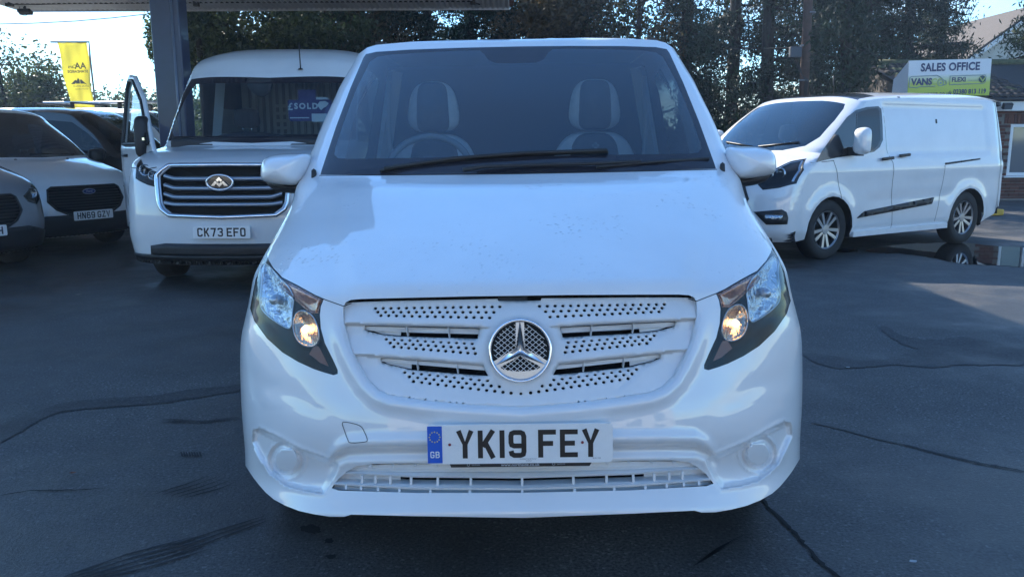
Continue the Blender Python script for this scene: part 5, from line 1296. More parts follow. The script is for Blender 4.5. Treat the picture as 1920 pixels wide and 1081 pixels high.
# ------------------------------------------------------------------ canopy
pm('soffit_sheet', (.58, .59, .60), .55, var=.12, vscale=2.0)
pm('column_blue', (.018, .035, .11), .4, coat=.2, var=.2, vscale=4)
pm('rust_red', (.16, .05, .035), .6, var=.4, vscale=10)
def canopy():
    root = empty('forecourt_canopy', (-5.5, 13, 0)); tag(root, 'forecourt canopy with grey corrugated underside across the upper left', 'canopy')
    OFF = np.array((-5.5, 13, 0)); Yf, Yn = 18.0, 7.0; x0, x1 = at(30, 20, Yf).x, at(956, 16, Yf).x; z = at(480, 17, Yf).z
    # sheets, each a panel of ten corrugations
    n = int((x1-x0)/.105); i = 0
    for s0 in range(0, n, 9):
        V = []; F = []; m = min(9, n-s0)*8
        yn = Yn if x0+(s0+9)*.105 < -2.0 else 8.8  # near edge notched out of view to keep the bonnet reflection clear
        for k in range(m+1):
            x = x0+(s0+k/8)*.105; zz = z+.018*math.sin(k/8*2*math.pi)
            V += [(x, Yf+.03*math.sin(s0), zz+.0), (x, yn, zz+.35*(Yf-yn)/(Yf-Yn))]
        F = [(2*k, 2*k+1, 2*k+3, 2*k+2) for k in range(m)]
        mesh('soffit_sheet', np.array(V)-OFF, F, MAT['soffit_sheet'], root, True)
    b = MB(); b.box(Vector(((x0+x1)/2, Yf+.12, z+.35))-Vector(OFF), (x1-x0, .03, .75)); b.build('fascia', MAT['soffit_sheet'], root)
    b = MB(); b.box(Vector(((x0+x1)/2, Yf+.05, z+.055))-Vector(OFF), (x1-x0, .03, .03)); b.build('edge_flashing', MAT['rust_red'], root)
    for k in range(5):
        b = MB(); b.box(Vector((x1+.03, Yf-.2-k*.5, z+.1))-Vector(OFF), (.08, .45, .12)); b.build('end_trim', MAT['rust_red'], root)
    for xa, xb, yn in ((x0, -2.0, Yn), (-1.999, x1-.02, 8.8)): MB().box(Vector(((xa+xb)/2, (Yf+yn)/2, z+.62))-Vector(OFF), (xb-xa, Yf-yn, .04)).build('roof_deck', MAT['soffit_sheet'], root)  # unseen deck, edges placed to set where the canopy shade falls
    for yy in (10.5, 13.3, 16.0): MB().box(Vector(((x0+x1)/2, yy, z+.35+.35*(Yf-yy)/10*.4))-Vector(OFF), (x1-x0, .12, .2)).build('roof_beam', MAT['column_blue'], root)
    # cable clipped under the sheets, with boxes and a floodlight
    cb = [at(20, 8, 17.3)-Vector(OFF), at(70, 8.5, 17.3)-Vector(OFF), at(130, 7, 17.3)-Vector(OFF), at(285, 6, 17.3)-Vector(OFF), at(420, 5, 17.3)-Vector(OFF), at(640, 4, 17.3)-Vector(OFF), at(880, 3, 17.3)-Vector(OFF), at(900, 9, 17.3)-Vector(OFF)]
    MB().tube(cb, .014, 6).build('cable', TRIM, root, True)
    for px, py, w_ in ((18, 8, .13), (368, 8, .1), (886, 4, .1)):
        MB().box(at(px, py, 17.25)-Vector(OFF), (w_, .1, .09)).build('junction_box', TRIM, root)
    fl = at(47, 22.5, 17.6)-Vector(OFF); M = Matrix.Rotation(math.radians(-25), 3, 'X')
    f_ = bevel(MB().box(fl, (.26, .14, .07), M).build('floodlight', TRIM, root), .01); MB().tube([fl+Vector((-.1, 0, .1)), fl+Vector((-.12, 0, -.05)), fl+Vector((0, 0, -.08)), fl+Vector((.1, 0, -.03))], .006, 5).build('floodlight_cable', TRIM, f_, True)
    MB().box(fl+Vector((-.0, 0, .10)), (.04, .04, .12)).build('bracket', TRIM, f_)
    Yc = 13.2; a = at(314.5, 0, Yc); cx = a.x; wd = 51/FPX*(Yc*1.02)
    col = bevel(MB().box(Vector((cx, Yc, z/2+.1))-Vector(OFF), (wd, wd*.8, z+.3)).build('column', MAT['column_blue'], root), .03, 3)
    MB().box(Vector((cx, Yc, .1))-Vector(OFF), (wd+.2, wd+.1, .2)).build('column_base', MAT['column_blue'], root)
    MB().tube([Vector((cx+wd*.26, Yc-wd*.42, .2))-Vector(OFF), Vector((cx+wd*.26, Yc-wd*.42, z-.3))-Vector(OFF)], .022, 8).build('conduit', MAT['conduit_grey'], root, True)
    c2_ = MB().box(Vector((-8.6, 10.2, z/2+.1))-Vector(OFF), (wd, wd*.8, z+.3)).build('column', MAT['column_blue'], root) if False else None
pm('conduit_grey', (.16, .2, .3), .4, coat=.3)
canopy()
def wire(pts, lab, r=.012):
    b = MB().tube(pts, r, 5); return tag(b.build('overhead_wire', TRIM), lab, 'wire')
wire([at(-30, 46, 26), at(60, 44, 26), at(140, 40, 26), at(210, 34, 26), at(300, 24, 26)], 'thin overhead wire across the pale sky left of the column', .014)
wire([at(1190, 48, 23), at(1260, 66, 22.5), at(1380, 92, 21.6), at(1495, 90, 20.5)], 'thin overhead wire running to the box on the brown pole', .014)
# ------------------------------------------------------------------ flag
def flag():
    Y = 20.5; base = at(172, 170, Y); g = Vector((base.x+.05, Y, 0)); root = empty('advertising_flag', g)
    tag(root, 'yellow advertising flag with mirrored dark lettering on a thin pole, left of the column', 'flag')
    tl, tr, bl, br = at(108, 80.5, Y), at(163, 80.5, Y), at(133, 203, Y), at(177, 203, Y)
    V = []; F = []; nu, nv = 10, 24
    for j in range(nv+1):
        for i in range(nu+1):
            u, v = i/nu, j/nv; p = (tl*(1-u)+tr*u)*(1-v)+(bl*(1-u)+br*u)*v
            p = p + Vector((0, .03*math.sin(u*5+v*9)+.02*math.sin(u*14-v*5), 0)); V.append(p-g)
    F = [(j*(nu+1)+i, j*(nu+1)+i+1, (j+1)*(nu+1)+i+1, (j+1)*(nu+1)+i) for j in range(nv) for i in range(nu)]
    ban = mesh('banner', V, F, MAT['flag_yellow'], root, True); m = ban.modifiers.new('thick', 'SOLIDIFY'); m.thickness = .003
    top = [at(95, 79, Y-.02)-g, at(167, 79, Y-.02)-g, at(169, 110, Y-.02)-g, at(180, 205, Y-.02)-g, Vector((0, 0, 0))]
    MB().tube(top, .022, 6).build('pole', MAT['pole_grey'], root, True)
    MB().box((0, 0, .06), (.5, .5, .12)).build('flag_base', TRIM, root)
    def mtext(s, px, py, size, sx=-1.0, bold=.0):
        p = at(px, py, Y-.075)-g; M = Matrix.Translation(p) @ Matrix.Rotation(math.radians(-1), 4, 'Y') @ FACE
        text(s, size, MAT['flag_print'], ban, M, bold, 'lettering', 'CENTER', sx)
    mtext('AA', 151, 129, .20, -1, .005); mtext('Cars', 136, 128, .11, -1, .002); mtext('STANDARDS', 146, 136.5, .085, -1, .003)
    mtext('LOCAL DEALER', 152, 163, .055, -1); mtext('QUALITY CHECKED', 153, 168, .035, -1)
    b = MB()
    def q(*P): b.poly([at(x, y, Y-.075)-g for x, y in P])
    q((133, 158), (141, 150), (145, 152), (140, 158)); q((142, 157), (146, 146), (149, 150), (150, 157)); q((151, 157), (150, 150), (152, 149), (160, 156), (164, 159), (158, 157))
    b.build('mountain_logo', MAT['flag_print'], ban)
pm('flag_yellow', (.78, .62, .18), .7, trans=.45); pm('flag_print', (.10, .11, .12), .7); pm('pole_grey', (.15, .16, .18), .5)
flag()
# ------------------------------------------------------------------ telegraph pole
def pole():
    Y = 20.3; a = at(1522, -130, Y); b_ = at(1504, 235, Y); d = (b_-a)/(b_.z-a.z); bot = b_-d*b_.z; g = Vector((bot.x, bot.y, 0)); root = empty('telegraph_pole', g)
    tag(root, 'brown wooden telegraph pole with a small grey box, rising behind the side-on van', 'pole')
    top = bot+d*8.5
    MB().tube([bot-g, bot+d*4-g, top-g], [.12, .105, .09], 14).build('pole_shaft', MAT['pole_wood'], root, True)
    for px, py in ((1520, 24), (1507, 151)):
        p = at(px, py, Y)-g; MB().lathe([(.112, -.02), (.118, -.015), (.118, .015), (.112, .02)], 14, None, p).build('steel_band', MAT['pole_grey'], root, True)
    bx = at(1491, 98, Y-.05)-g; o = bevel(MB().box(bx, (.27, .14, .24)).build('junction_box', MAT['box_grey'], root), .012)
    MB().bar(at(1500, 86, Y-.05)-g, at(1516, 84, Y-.05)-g, .04, .04).build('bracket', MAT['pole_grey'], root)
    for k in range(3): MB().tube([bx+Vector((.05*k-.05, 0, -.12)), bx+Vector((.12+.02*k, .02, -.4)), at(1510+k*2, 150, Y-.12)-g, at(1504+k*2, 230, Y-.14)-g], .009, 5).build('cable', TRIM, root, True)
pm('pole_wood', (.085, .042, .030), .75, var=.35, vscale=9, bump=.5, bscale=25); pm('box_grey', (.06, .07, .09), .5)
pole()
# ------------------------------------------------------------------ sales office
BRICKM = [pm('brick_%s' % c, col, .85, var=.25, vscale=30, bump=.4, bscale=90) for c, col in (('a', (.12, .042, .030)), ('b', (.09, .034, .027)), ('c', (.15, .055, .038)))]
pm('mortar', (.20, .18, .16), .95, var=.2, vscale=20, bump=.3)
pm('tile_brown', (.055, .042, .036), .75, var=.35, vscale=12, bump=.3); pm('tile_dark', (.03, .026, .026), .7, var=.35, vscale=12); pm('tile_mossy', (.10, .105, .05), .85, var=.4, vscale=12)
pm('upvc_white', (.75, .76, .77), .35); pm('render_cream', (.62, .60, .54), .85, var=.1, vscale=3)
def sign_mat():
    m = bpy.data.materials.new('sign_print'); m.use_nodes = True; nt = m.node_tree; p = nt.nodes['Principled BSDF']; p.inputs['Roughness'].default_value = .35
    tcn = nn(nt, 'ShaderNodeTexCoord'); sp = nn(nt, 'ShaderNodeSeparateXYZ'); lk(nt, tcn.outputs['Generated'], sp.inputs[0])
    r = nn(nt, 'ShaderNodeValToRGB'); e = r.color_ramp.elements; e[0].position = .0; e[0].color = (.42, .52, .03, 1); e[1].position = .62; e[1].color = (.72, .74, .78, 1)
    k = r.color_ramp.elements.new(.36); k.color = (.50, .58, .10, 1)
    lk(nt, sp.outputs['Z'], r.inputs['Fac']); lk(nt, r.outputs[0], p.inputs['Base Color']); MAT['sign_print'] = m
sign_mat(); pm('sign_navy', (.02, .035, .12), .4); pm('sign_grey', (.22, .30, .34), .4); pm('sign_lime', (.42, .5, .12), .4); pm('sign_teal', (.01, .05, .07), .4)
def office():
    Yw = 18.5; g = Vector((10.5, Yw, 0)); root = empty('sales_office', g); tag(root, 'red brick sales office with white window and tiled roof at the right edge', 'building')
    zf0 = at(1890, 208, Yw).z; zf1 = at(1890, 187, Yw-.2).z; xl = at(1640, 300, Yw).x; xr = 17.0
    P = lambda px, py, Y=Yw: at(px, py, Y)-g
    b = MB(); wx0 = P(1889, 300).x; wz0, wz1 = at(1900, 329, Yw).z, at(1900, 233, Yw).z; wx1 = wx0+1.15
    b.box((((xl-g.x)+wx0)/2, .12, zf1/2), (wx0-(xl-g.x), .2, zf1)); b.box(((wx0+wx1)/2, .12, wz0/2), (wx1-wx0-.001, .2, wz0)); b.box(((wx0+wx1)/2, .12, (wz1+zf1)/2), (wx1-wx0-.001, .2, zf1-wz1)); b.box((wx1+(xr-g.x-wx1)/2, .12, zf1/2), (xr-g.x-wx1, .2, zf1))
    wall_ = b.build('wall', MAT['mortar'], root)
    b = MB().box((((xl-g.x)+(xr-g.x))/2, 3.0, zf1/2), (xr-xl, 5.4, zf1-.02)); b.build('rear_wall', MAT['mortar'], root)
    br = MB().box((0, 0, 0), (.205, .03, .058)); me = {}
    bm_base = [MB().box((0, 0, 0), d).build('brick', BRICKM[i % 3], wall_) for i, d in enumerate([(.205, .03, .059)]*3)]
    half_b = [MB().box((0, 0, 0), (.094, .03, .059)).build('brick', BRICKM[i], wall_) for i in range(3)]
    sold = [MB().box((0, 0, 0), (.058, .03, .205)).build('brick', BRICKM[i], wall_) for i in range(3)]
    protos = bm_base+half_b+sold; rr = random.Random(4); first = {id(p): True for p in protos}
    def put(arr, x, z):
        p = rr.choice(arr)
        if first[id(p)]: o = p; first[id(p)] = False
        else: o = p.copy(); COL.objects.link(o); o.parent = wall_
        o.location = (x, .02-rr.uniform(.004, .009), z)
    bx0 = P(1853, 300).x; row = 0; z = .045
    while z < zf0-.02:
        x = bx0-(.107 if row % 2 else 0)
        while x < wx0+.75:
            xa, xb = x, x+.215
            soldier = wz1-.01 < z < wz1+.20
            if (z > wz0-.03 and z < wz1+.03 and xb > wx0) or (soldier and xb > wx0-.15):
                if not soldier and xa < wx0-.10: put(half_b, xa+.05, z)
            else: put(bm_base, xa+.107, z)
            x += .215
        z += .075; row += 1
    x = wx0-.11
    while x < wx0+.75: put(sold, x, wz1+.118); x += .07
    for p in protos:
        if first[id(p)]: bpy.data.objects.remove(p)
    # window
    w_ = empty('window', (wx0, 0, wz0)); w_.parent = root; W_, H_ = wx1-wx0, wz1-wz0
    b = MB(); f = .065
    b.box((f/2, .03, H_/2), (f, .07, H_)); b.box((W_-f/2, .03, H_/2), (f, .07, H_)); b.box((W_/2, .03, f/2), (W_-2*f, .068, f)); b.box((W_/2, .03, H_-f/2), (W_-2*f, .068, f)); b.box((W_*.5, .03, H_/2), (f, .066, H_-2*f)); bevel(b.build('frame', MAT['upvc_white'], w_), .006)
    MB().box((W_/2, .05, H_/2), (W_-f, .008, H_-f)).build('pane', MAT['office_glass'], w_)
    bevel(MB().box((W_/2-.02, -.03, -.025), (W_+.16, .16, .04)).build('sill', MAT['upvc_white'], w_), .008)
    MB().box((W_/2, .35, H_/2), (W_, .02, H_)).build('blind', MAT['trim_grey'], w_)
    # plinth, fascia, gutter
    MB().box((((xl-g.x)+(xr-g.x))/2, -.01, .015), (xr-xl, .12, .05)).build('plinth', MAT['mortar'], root)
    MB().box((((xl-g.x)+(xr-g.x))/2, -.18, (zf0+zf1)/2), (xr-xl+.3, .03, zf1-zf0)).build('fascia', MAT['upvc_white'], root)
    MB().box((((xl-g.x)+(xr-g.x))/2, -.08, zf0+.0), (xr-xl+.3, .18, .012)).build('soffit', MAT['upvc_white'], root)
    MB().tube([(xl-g.x-.1, -.24, zf1+.01), (xr-g.x, -.24, zf1+.01)], .045, 8).build('gutter', TRIM, root, True)
    # roof: sheet plus tiles
    Yr = 21.6; zr = at(1700, 121, Yr).z; rx0 = at(1632, 121, Yr).x-g.x; rx1 = xr-g.x; ye, ze = -.22, zf1+.04; yr, zr_ = Yr-g.y, zr
    b = MB(); b.add([(rx0-.15, ye, ze), (rx1, ye, ze), (rx1, yr, zr_), (rx0-.15, yr, zr_), (rx0-.15, yr+3, ze), (rx1, yr+3, ze)], [(0, 1, 2, 3), (3, 2, 5, 4)]); rf = fix(b.build('roof', MAT['tile_dark'], root)); MB().add([(rx0-.1, ye+.3, ze-.1), (rx0-.1, yr, zr_-.05), (rx0-.1, yr+2.8, ze-.1)], [(0, 1, 2)]).build('gable_wall', MAT['tile_brown'], root)
    MB().tube([(rx0-.15, yr, zr_+.03), (rx1, yr, zr_+.03)], .09, 8).build('ridge', MAT['tile_mossy'], rf, True)
    sl = Vector((0, yr-ye, zr_-ze)); Ls = sl.length; sd = sl.normalized(); nm = Vector((0, -sd.z, sd.y)); nrows = 12; gg = Ls/nrows; wt = .165
    tiles = []
    for mt in ('tile_brown', 'tile_dark', 'tile_mossy'):
        V = []; F = []; n = 6
        for k in range(n+1):
            u = k/n*wt; h_ = .035*math.sin(math.pi*k/n)**1.0
            V += [Vector((u, 0, 0))+nm*(h_+.035), Vector((u, 0, 0))+sd*(gg*1.05)+nm*(h_+.008), Vector((u, 0, 0))+nm*(max(0, h_-.0)+.005)]
        F = [(3*k, 3*k+3, 3*k+4, 3*k+1) for k in range(n)]+[(3*k+2, 3*k+5, 3*k+3, 3*k) for k in range(n)]
        tiles.append(fix(mesh('tile', V, F, MAT[mt], rf, True)))
    fst = [True]*3; x_end = P(1930, 190).x; cols = int((x_end-rx0)/wt)+1; cnt = 0
    for r_ in range(nrows):
        for c_ in range(cols):
            x = rx0+c_*wt+(wt/2 if r_ % 2 else 0); i = rr.choices((0, 1, 2), (5, 4, 3 if c_ < 7 else .6))[0]
            vis = at(1700, 150, Yw).x
            if fst[i]: o = tiles[i]; fst[i] = False
            else: o = tiles[i].copy(); COL.objects.link(o); o.parent = rf
            p = Vector((x, ye, ze))+sd*(r_*gg); o.location = p+nm*rr.uniform(0, .006); cnt += 1
    # floodlights on the fascia
    for px, py, w2, h2 in ((1871, 195, .13, .10), (1889, 199, .20, .12)):
        fl = tag(empty('floodlight', at(px, py, Yw-.35)), 'small round black sensor beside the floodlight on the office fascia' if w2 < .15 else 'black floodlight fixed to the white office fascia', 'floodlight')
        if w2 < .15: MB().lathe([(0, .05), (.05, .04), (.06, -.03), (.02, -.06)], 12).box((0, .1, .02), (.05, .16, .04)).build('sensor_head', TRIM, fl)
        else:
            bevel(MB().box((0, 0, 0), (.2, .08, .13), Matrix.Rotation(math.radians(25), 3, 'X')).build('lamp_body', TRIM, fl), .01); MB().box((0, .1, .03), (.04, .18, .04)).build('bracket', TRIM, fl); MB().box((0, -.043, -.022), (.16, .006, .09), Matrix.Rotation(math.radians(25), 3, 'X')).build('lamp_glass', MAT['office_glass'], fl)
pm('office_glass', (.10, .12, .14), .05, spec=.8)
office()
def sign():
    Y = 17.9; c = at(1780, 146.5, Y); root = empty('sales_office_sign', (c.x, c.y, c.z), math.radians(-2)); tag(root, 'white and lime SALES OFFICE sign board above the side-on white van', 'sign')
    wd = (at(1857, 149, Y)-at(1704, 149, Y)).x; ht = at(1780, 115, Y).z-at(1780, 184, Y).z
    root.rotation_euler = (0, math.radians(-1.2), math.radians(-1))
    bevel(MB().box((0, .03, 0), (wd, .05, ht)).build('board', MAT['sign_print'], root), .004)
    b = MB(); b.add([(-wd/2, .0, -ht/2), (-wd/2, .0, ht/2), (-wd/2-.09, .5, ht/2-.35), (-wd/2-.12, .5, -ht/2)], [(0, 1, 2, 3)]); b.build('side_panel', MAT['upvc_white'], root)
    for s in (-1, 1): MB().bar((s*wd*.35, .07, -ht/2-.1), (s*wd*.35, .07, ht*.4), .05, .05).build('support_post', TRIM, root)
    y = -.0025; f = wd/153.0
    def t(s, px, py, size, mat, bold=0, sx=1.0, al='LEFT', sp=1.0): text(s, size, MAT[mat], root, TM((px-1780)*f, y, (149-py)*f), bold, 'lettering', al, sx, sp)
    t('SALES OFFICE', 1780.5, 135.3, .225, 'sign_navy', .008, .86, 'CENTER', 1.05)
    t('VANS', 1710, 160, .185, 'sign_navy', .009, .92); t('CO', 1747, 160, .175, 'sign_lime', .004, .95)
    t('FLEXI', 1784.5, 156, .125, 'sign_navy', .004, .98); t('VEHICLE RENTAL', 1815, 155.5, .035, 'sign_grey', 0, 1.0); t('RENTALS THAT MOVE WITH YOU', 1785, 161, .028, 'sign_grey')
    t('www.vansco.co.uk', 1705.5, 180.5, .135, 'sign_navy', .002, .88, 'LEFT', 1.02); t('02380 813 119', 1789, 178.5, .135, 'sign_navy', .004, .82, 'LEFT', 1.02)
    Q = lambda P: [((px-1780)*f, y-.0005, (149-py)*f) for px, py in P]
    MB().tube(Q([(1706, 164), (1706.5, 147), (1709, 144.5), (1757, 143.5), (1763, 146.5), (1769, 152), (1774, 154), (1775, 160), (1769, 162)]), .008, 5).tube(Q([(1706, 164), (1715, 164.5), (1719, 166), (1726, 163), (1755, 163)]), .008, 5).build('van_outline', MAT['sign_grey'], root)
    c_ = ((1764.5-1780)*f, y-.001, (149-157.5)*f); M = Matrix.Rotation(math.pi/2, 3, 'X')
    MB().lathe([(.055, 0), (.068, .001)], 24, M, c_).lathe([(.0, .0), (.02, .001)], 16, M, c_).build('wheel_logo', MAT['sign_grey'], root)
    MB().tube(Q([(1781.5, 145.5), (1846, 145), (1848, 148), (1847, 158), (1844, 160.5), (1781, 161.5), (1781.5, 145.5)]), .006, 5).build('logo_frame', MAT['sign_grey'], root)
    c_ = ((1841-1780)*f, y-.002, (149-152.5)*f); MB().lathe([(0, .0), (.072, .001)], 24, M, c_).build('tick_disc', MAT['sign_teal'], root)
    b = MB(); b.poly([((px-1780)*f, y-.005, (149-py)*f) for px, py in ((1835, 149), (1838, 149), (1841.5, 154), (1846, 149), (1848, 149.5), (1842, 158))]); b.build('tick_mark', MAT['sign_lime'], root)
sign()
def house():
    Y = 30; g = Vector((17.5, Y, 0)); root = empty('gabled_house', g); tag(root, 'cream gabled house behind the sales office roof at the top right', 'house')
    P = lambda px, py, Y_=Y: at(px, py, Y_)-g
    a = P(1818, 112); apex = P(1945, 20); w2 = (apex.x-a.x)*2
    MB().prism([(a.x, 0, -g.z), (a.x+w2, 0, 0), (a.x+w2, 0, a.z), (apex.x, 0, apex.z), (a.x, 0, a.z)], (0, 7, 0)).build('wall', MAT['render_cream'], root)
    for s in (0, 1):
        x0 = a.x-.25 if s == 0 else a.x+w2+.25
        b = MB(); b.prism([(x0, -.3, a.z-.1), (apex.x, -.3, apex.z+.08), (apex.x, -.3, apex.z+.22), (x0, -.3, a.z+.06)], (0, 7.6, 0)); fix(b.build('roof', MAT['tile_brown'], root))
        MB().bar((x0, -.33, a.z-.12), (apex.x, -.33, apex.z+.05), .03, .14).build('bargeboard', MAT['upvc_white'], root)
house()
bevel(MB().box(gp(1862, 404)+Vector((0, 0, .06)), (.34, .16, .11), Matrix.Rotation(math.radians(20), 3, 'Z')).build('wheel_stop', pm('kerb_yellow', (.6, .38, .05), .7, var=.3, vscale=12)), .02)
tag(bpy.data.objects['wheel_stop'], 'small yellow block on the ground behind the rear of the side-on van', 'wheel stop')
# SOLD card hanging inside the high-roof van
def sold():
    g = HV.loc; Y = 7.45+1.80; c = at(577, 203, Y); root = empty('sold_card', c); tag(root, 'purple SOLD card hanging behind the windscreen of the high-roof van', 'sign')
    f = .98*Y/FPX
    Q = lambda P, y=0: [((px-577)*f, y, (203-py)*f) for px, py in P]
    MB().prism(Q([(540, 189), (543, 187.5), (560, 187.5), (560, 169), (593, 169), (593, 187.5), (620, 187.5), (622, 190), (622, 226), (545, 227), (540.5, 222)]), (0, .006, 0)).build('card', MAT['sold_purple'], root)
    t = lambda s, px, py, sz, b_=.003, sp=1.2: text(s, sz, MAT['sold_white'], root, TM((px-577)*f, -.003, (203-py)*f), b_, 'lettering', 'LEFT', 1, sp)
    t('£', 539.5, 206, .105); t('SOLD', 552, 204, .085, .0035, 1.35)
    MB().prism(Q([(543, 219.5), (579, 219.5), (579, 221.5), (543, 221.5)], -.004), (0, .001, 0)).build('web_line', MAT['sold_white'], root)
    MB().prism(Q([(595, 197), (600, 191), (610, 190), (617, 194), (612, 200), (606, 203), (602, 207), (598, 202)], -.004), (0, .001, 0)).build('sticker', MAT['sold_white'], root)
    MB().prism(Q([(594, 183), (616, 183), (616, 187), (594, 187)], -.004), (0, .001, 0)).build('strap', MAT['sold_white'], root)
    MB().prism(Q([(584, 213), (612, 213), (612, 228), (584, 228)], -.008), (0, .003, 0)).build('price_card', MAT['sold_white'], root)
pm('sold_purple', (.05, .04, .16), .6); pm('sold_white', (.6, .62, .66), .6)
sold()

# ------------------------------------------------------------------ unseen building added behind the camera to give the paint reflections
def rear_building():
    root = empty('added_reflection_building', (2, -15, 0)); tag(root, 'long cream building with dark windows, added unseen behind the camera for the van paint to mirror', 'building')
    MB().box((0, -3, 2.1), (34, 6, 4.2)).build('wall', MAT['render_cream'], root)
    b = MB(); b.prism([(-17.4, .4, 4.2), (-17.4, -3, 6.4), (-17.4, -6.4, 4.2)], (34.8, 0, 0)); fix(b.build('roof', MAT['tile_dark'], root))
    for k in range(7):
        x = -14+k*4.6
        o = MB().box((x, .02, 1.7), (2.6, .06, 2.0)).build('window', MAT['upvc_white'], root); MB().box((x, .06, 1.7), (2.4, .03, 1.8)).build('pane', MAT['office_glass'], o)
rear_building()
# ================================================================== VEGETATION
def leafmat(name, c0, c1, tr=.35):
    m = bpy.data.materials.new(name); m.use_nodes = True; nt = m.node_tree; nt.nodes.clear()
    o = nn(nt, 'ShaderNodeOutputMaterial'); a = nn(nt, 'ShaderNodeAttribute'); a.attribute_name = 'tone'
    r = nn(nt, 'ShaderNodeMix', data_type='RGBA'); r.inputs['A'].default_value = (*c0, 1); r.inputs['B'].default_value = (*c1, 1); lk(nt, a.outputs['Fac'], r.inputs['Factor'])
    p = nn(nt, 'ShaderNodeBsdfPrincipled'); p.inputs['Roughness'].default_value = .55; p.inputs['Specular IOR Level'].default_value = .3; lk(nt, r.outputs['Result'], p.inputs['Base Color'])
    t = nn(nt, 'ShaderNodeBsdfTranslucent'); h = nn(nt, 'ShaderNodeHueSaturation'); h.inputs['Value'].default_value = 1.7; h.inputs['Saturation'].default_value = 1.1; lk(nt, r.outputs['Result'], h.inputs['Color']); lk(nt, h.outputs[0], t.inputs[0])
    x = nn(nt, 'ShaderNodeMixShader'); x.inputs[0].default_value = tr; lk(nt, p.outputs[0], x.inputs[1]); lk(nt, t.outputs[0], x.inputs[2]); lk(nt, x.outputs[0], o.inputs[0]); MAT[name] = m; return m
leafmat('leaf_broad', (.012, .024, .012), (.075, .095, .035), .35); leafmat('leaf_conifer', (.004, .014, .008), (.018, .040, .020), .15); leafmat('leaf_autumn', (.022, .026, .013), (.10, .065, .03), .3); leafmat('leaf_bush', (.018, .032, .015), (.06, .075, .03), .3)
leafmat('leaf_spruce', (.03, .05, .022), (.10, .12, .045), .25)
pm('bark', (.022, .018, .017), .9, var=.4, vscale=12, bump=.8, bscale=30, bdist=.02); pm('bark_pale', (.20, .15, .10), .85, var=.5, vscale=8)
RS = np.random.RandomState(11)
def leafcloud(name, C, size, asp, mat, par, hang=0.0, tone=None):
    """C (N,3) centres -> one mesh of small pointed leaves"""
    N = len(C); d = RS.normal(size=(N, 3)); d[:, 2] -= hang; d /= np.linalg.norm(d, axis=1)[:, None]
    e = RS.normal(size=(N, 3)); e -= d*(e*d).sum(1)[:, None]; e /= np.linalg.norm(e, axis=1)[:, None]
    s = size*RS.uniform(.6, 1.35, (N, 1)); nrm = np.cross(d, e)
    V = np.empty((N, 4, 3)); V[:, 0] = C-d*s; V[:, 1] = C+e*s*asp+nrm*s*.12; V[:, 2] = C+d*s; V[:, 3] = C-e*s*asp+nrm*s*.12
    me = bpy.data.meshes.new(name); me.vertices.add(N*4); me.vertices.foreach_set('co', V.reshape(-1)); me.loops.add(N*4); me.loops.foreach_set('vertex_index', np.arange(N*4, dtype=np.int32))
    me.polygons.add(N); me.polygons.foreach_set('loop_start', np.arange(0, N*4, 4, dtype=np.int32)); me.polygons.foreach_set('loop_total', np.full(N, 4, np.int32))
    me.update(calc_edges=True); a = me.attributes.new('tone', 'FLOAT', 'FACE'); t = RS.uniform(0, 1, N)**1.6 if tone is None else np.clip(tone+RS.uniform(-.2, .2, N), 0, 1); a.data.foreach_set('value', t.astype(np.float32))
    me.materials.append(mat); return link(name, me, par)
def limb(p, d, L, r, n=6, wob=.12, droop=0.0):
    P = [np.array(p, float)]; d = np.array(d, float); d /= np.linalg.norm(d)
    for k in range(n): d = d+RS.normal(size=3)*wob+np.array((0, 0, -droop)); d /= np.linalg.norm(d); P.append(P[-1]+d*L/n)
    return P, [r*(1-.8*k/n) for k in range(n+1)]
def broad_tree(x, y, h, rx, z0, lab, mat='leaf_broad', N=16000, leaf=.055, group=None, name='broadleaf_tree', trunk_r=.14, fill=1.0, ry=None, lean=0):
    root = empty(name, (x, y, 0)); tag(root, lab, 'tree', group); ry = ry or rx
    b = MB(); P, R = limb((0, 0, 0), (lean, 0, 1), h*.75, trunk_r, 8, .04); b.tube(P, R, 8); tips = []
    for k in range(16):
        i = RS.randint(2, 8); a = RS.uniform(0, 6.28); o = P[i]; up = RS.uniform(.2, .9)
        Q, q = limb(o, (math.cos(a), math.sin(a), up), rx*RS.uniform(.5, .8), trunk_r*.4, 5, .16); b.tube(Q, q, 5, False); tips += Q[2:]
        for j in range(3):
            Q2, q2 = limb(Q[RS.randint(2, 5)], RS.normal(size=3)+np.array((math.cos(a), math.sin(a), .2)), rx*.45, trunk_r*.15, 4, .25); b.tube(Q2, q2, 4, False); tips += Q2[1:]
    b.build('trunk', MAT['bark'], root, True)
    K = int(70*fill); c = []
    while len(c) < K:
        p = RS.uniform(-1, 1, 3)
        if (p**2).sum() < 1 and RS.uniform() < .35+.65*np.linalg.norm(p): c.append((p[0]*rx, p[1]*ry, z0+(h-z0)*(p[2]*.5+.5)))
    c = np.array(c+[tuple(t) for t in tips if t[2] > z0*.8][:60]); w_ = RS.uniform(.4, 1.4, len(c)); idx = RS.choice(len(c), N, p=w_/w_.sum()); sz = RS.uniform(.18, .46, len(c))
    tone = RS.uniform(0, .8, len(c))
    C = c[idx]+RS.normal(size=(N, 3))*sz[idx][:, None]*np.array((1, 1, .75))
    k = ((C[:, 0]/rx)**2+(C[:, 1]/ry)**2+((C[:, 2]-(z0+h)/2)/((h-z0)/2))**2) < 1.12; C = C[k]
    leafcloud('crown', C, leaf, .55, MAT[mat], root, .2, tone[idx][k]); return root
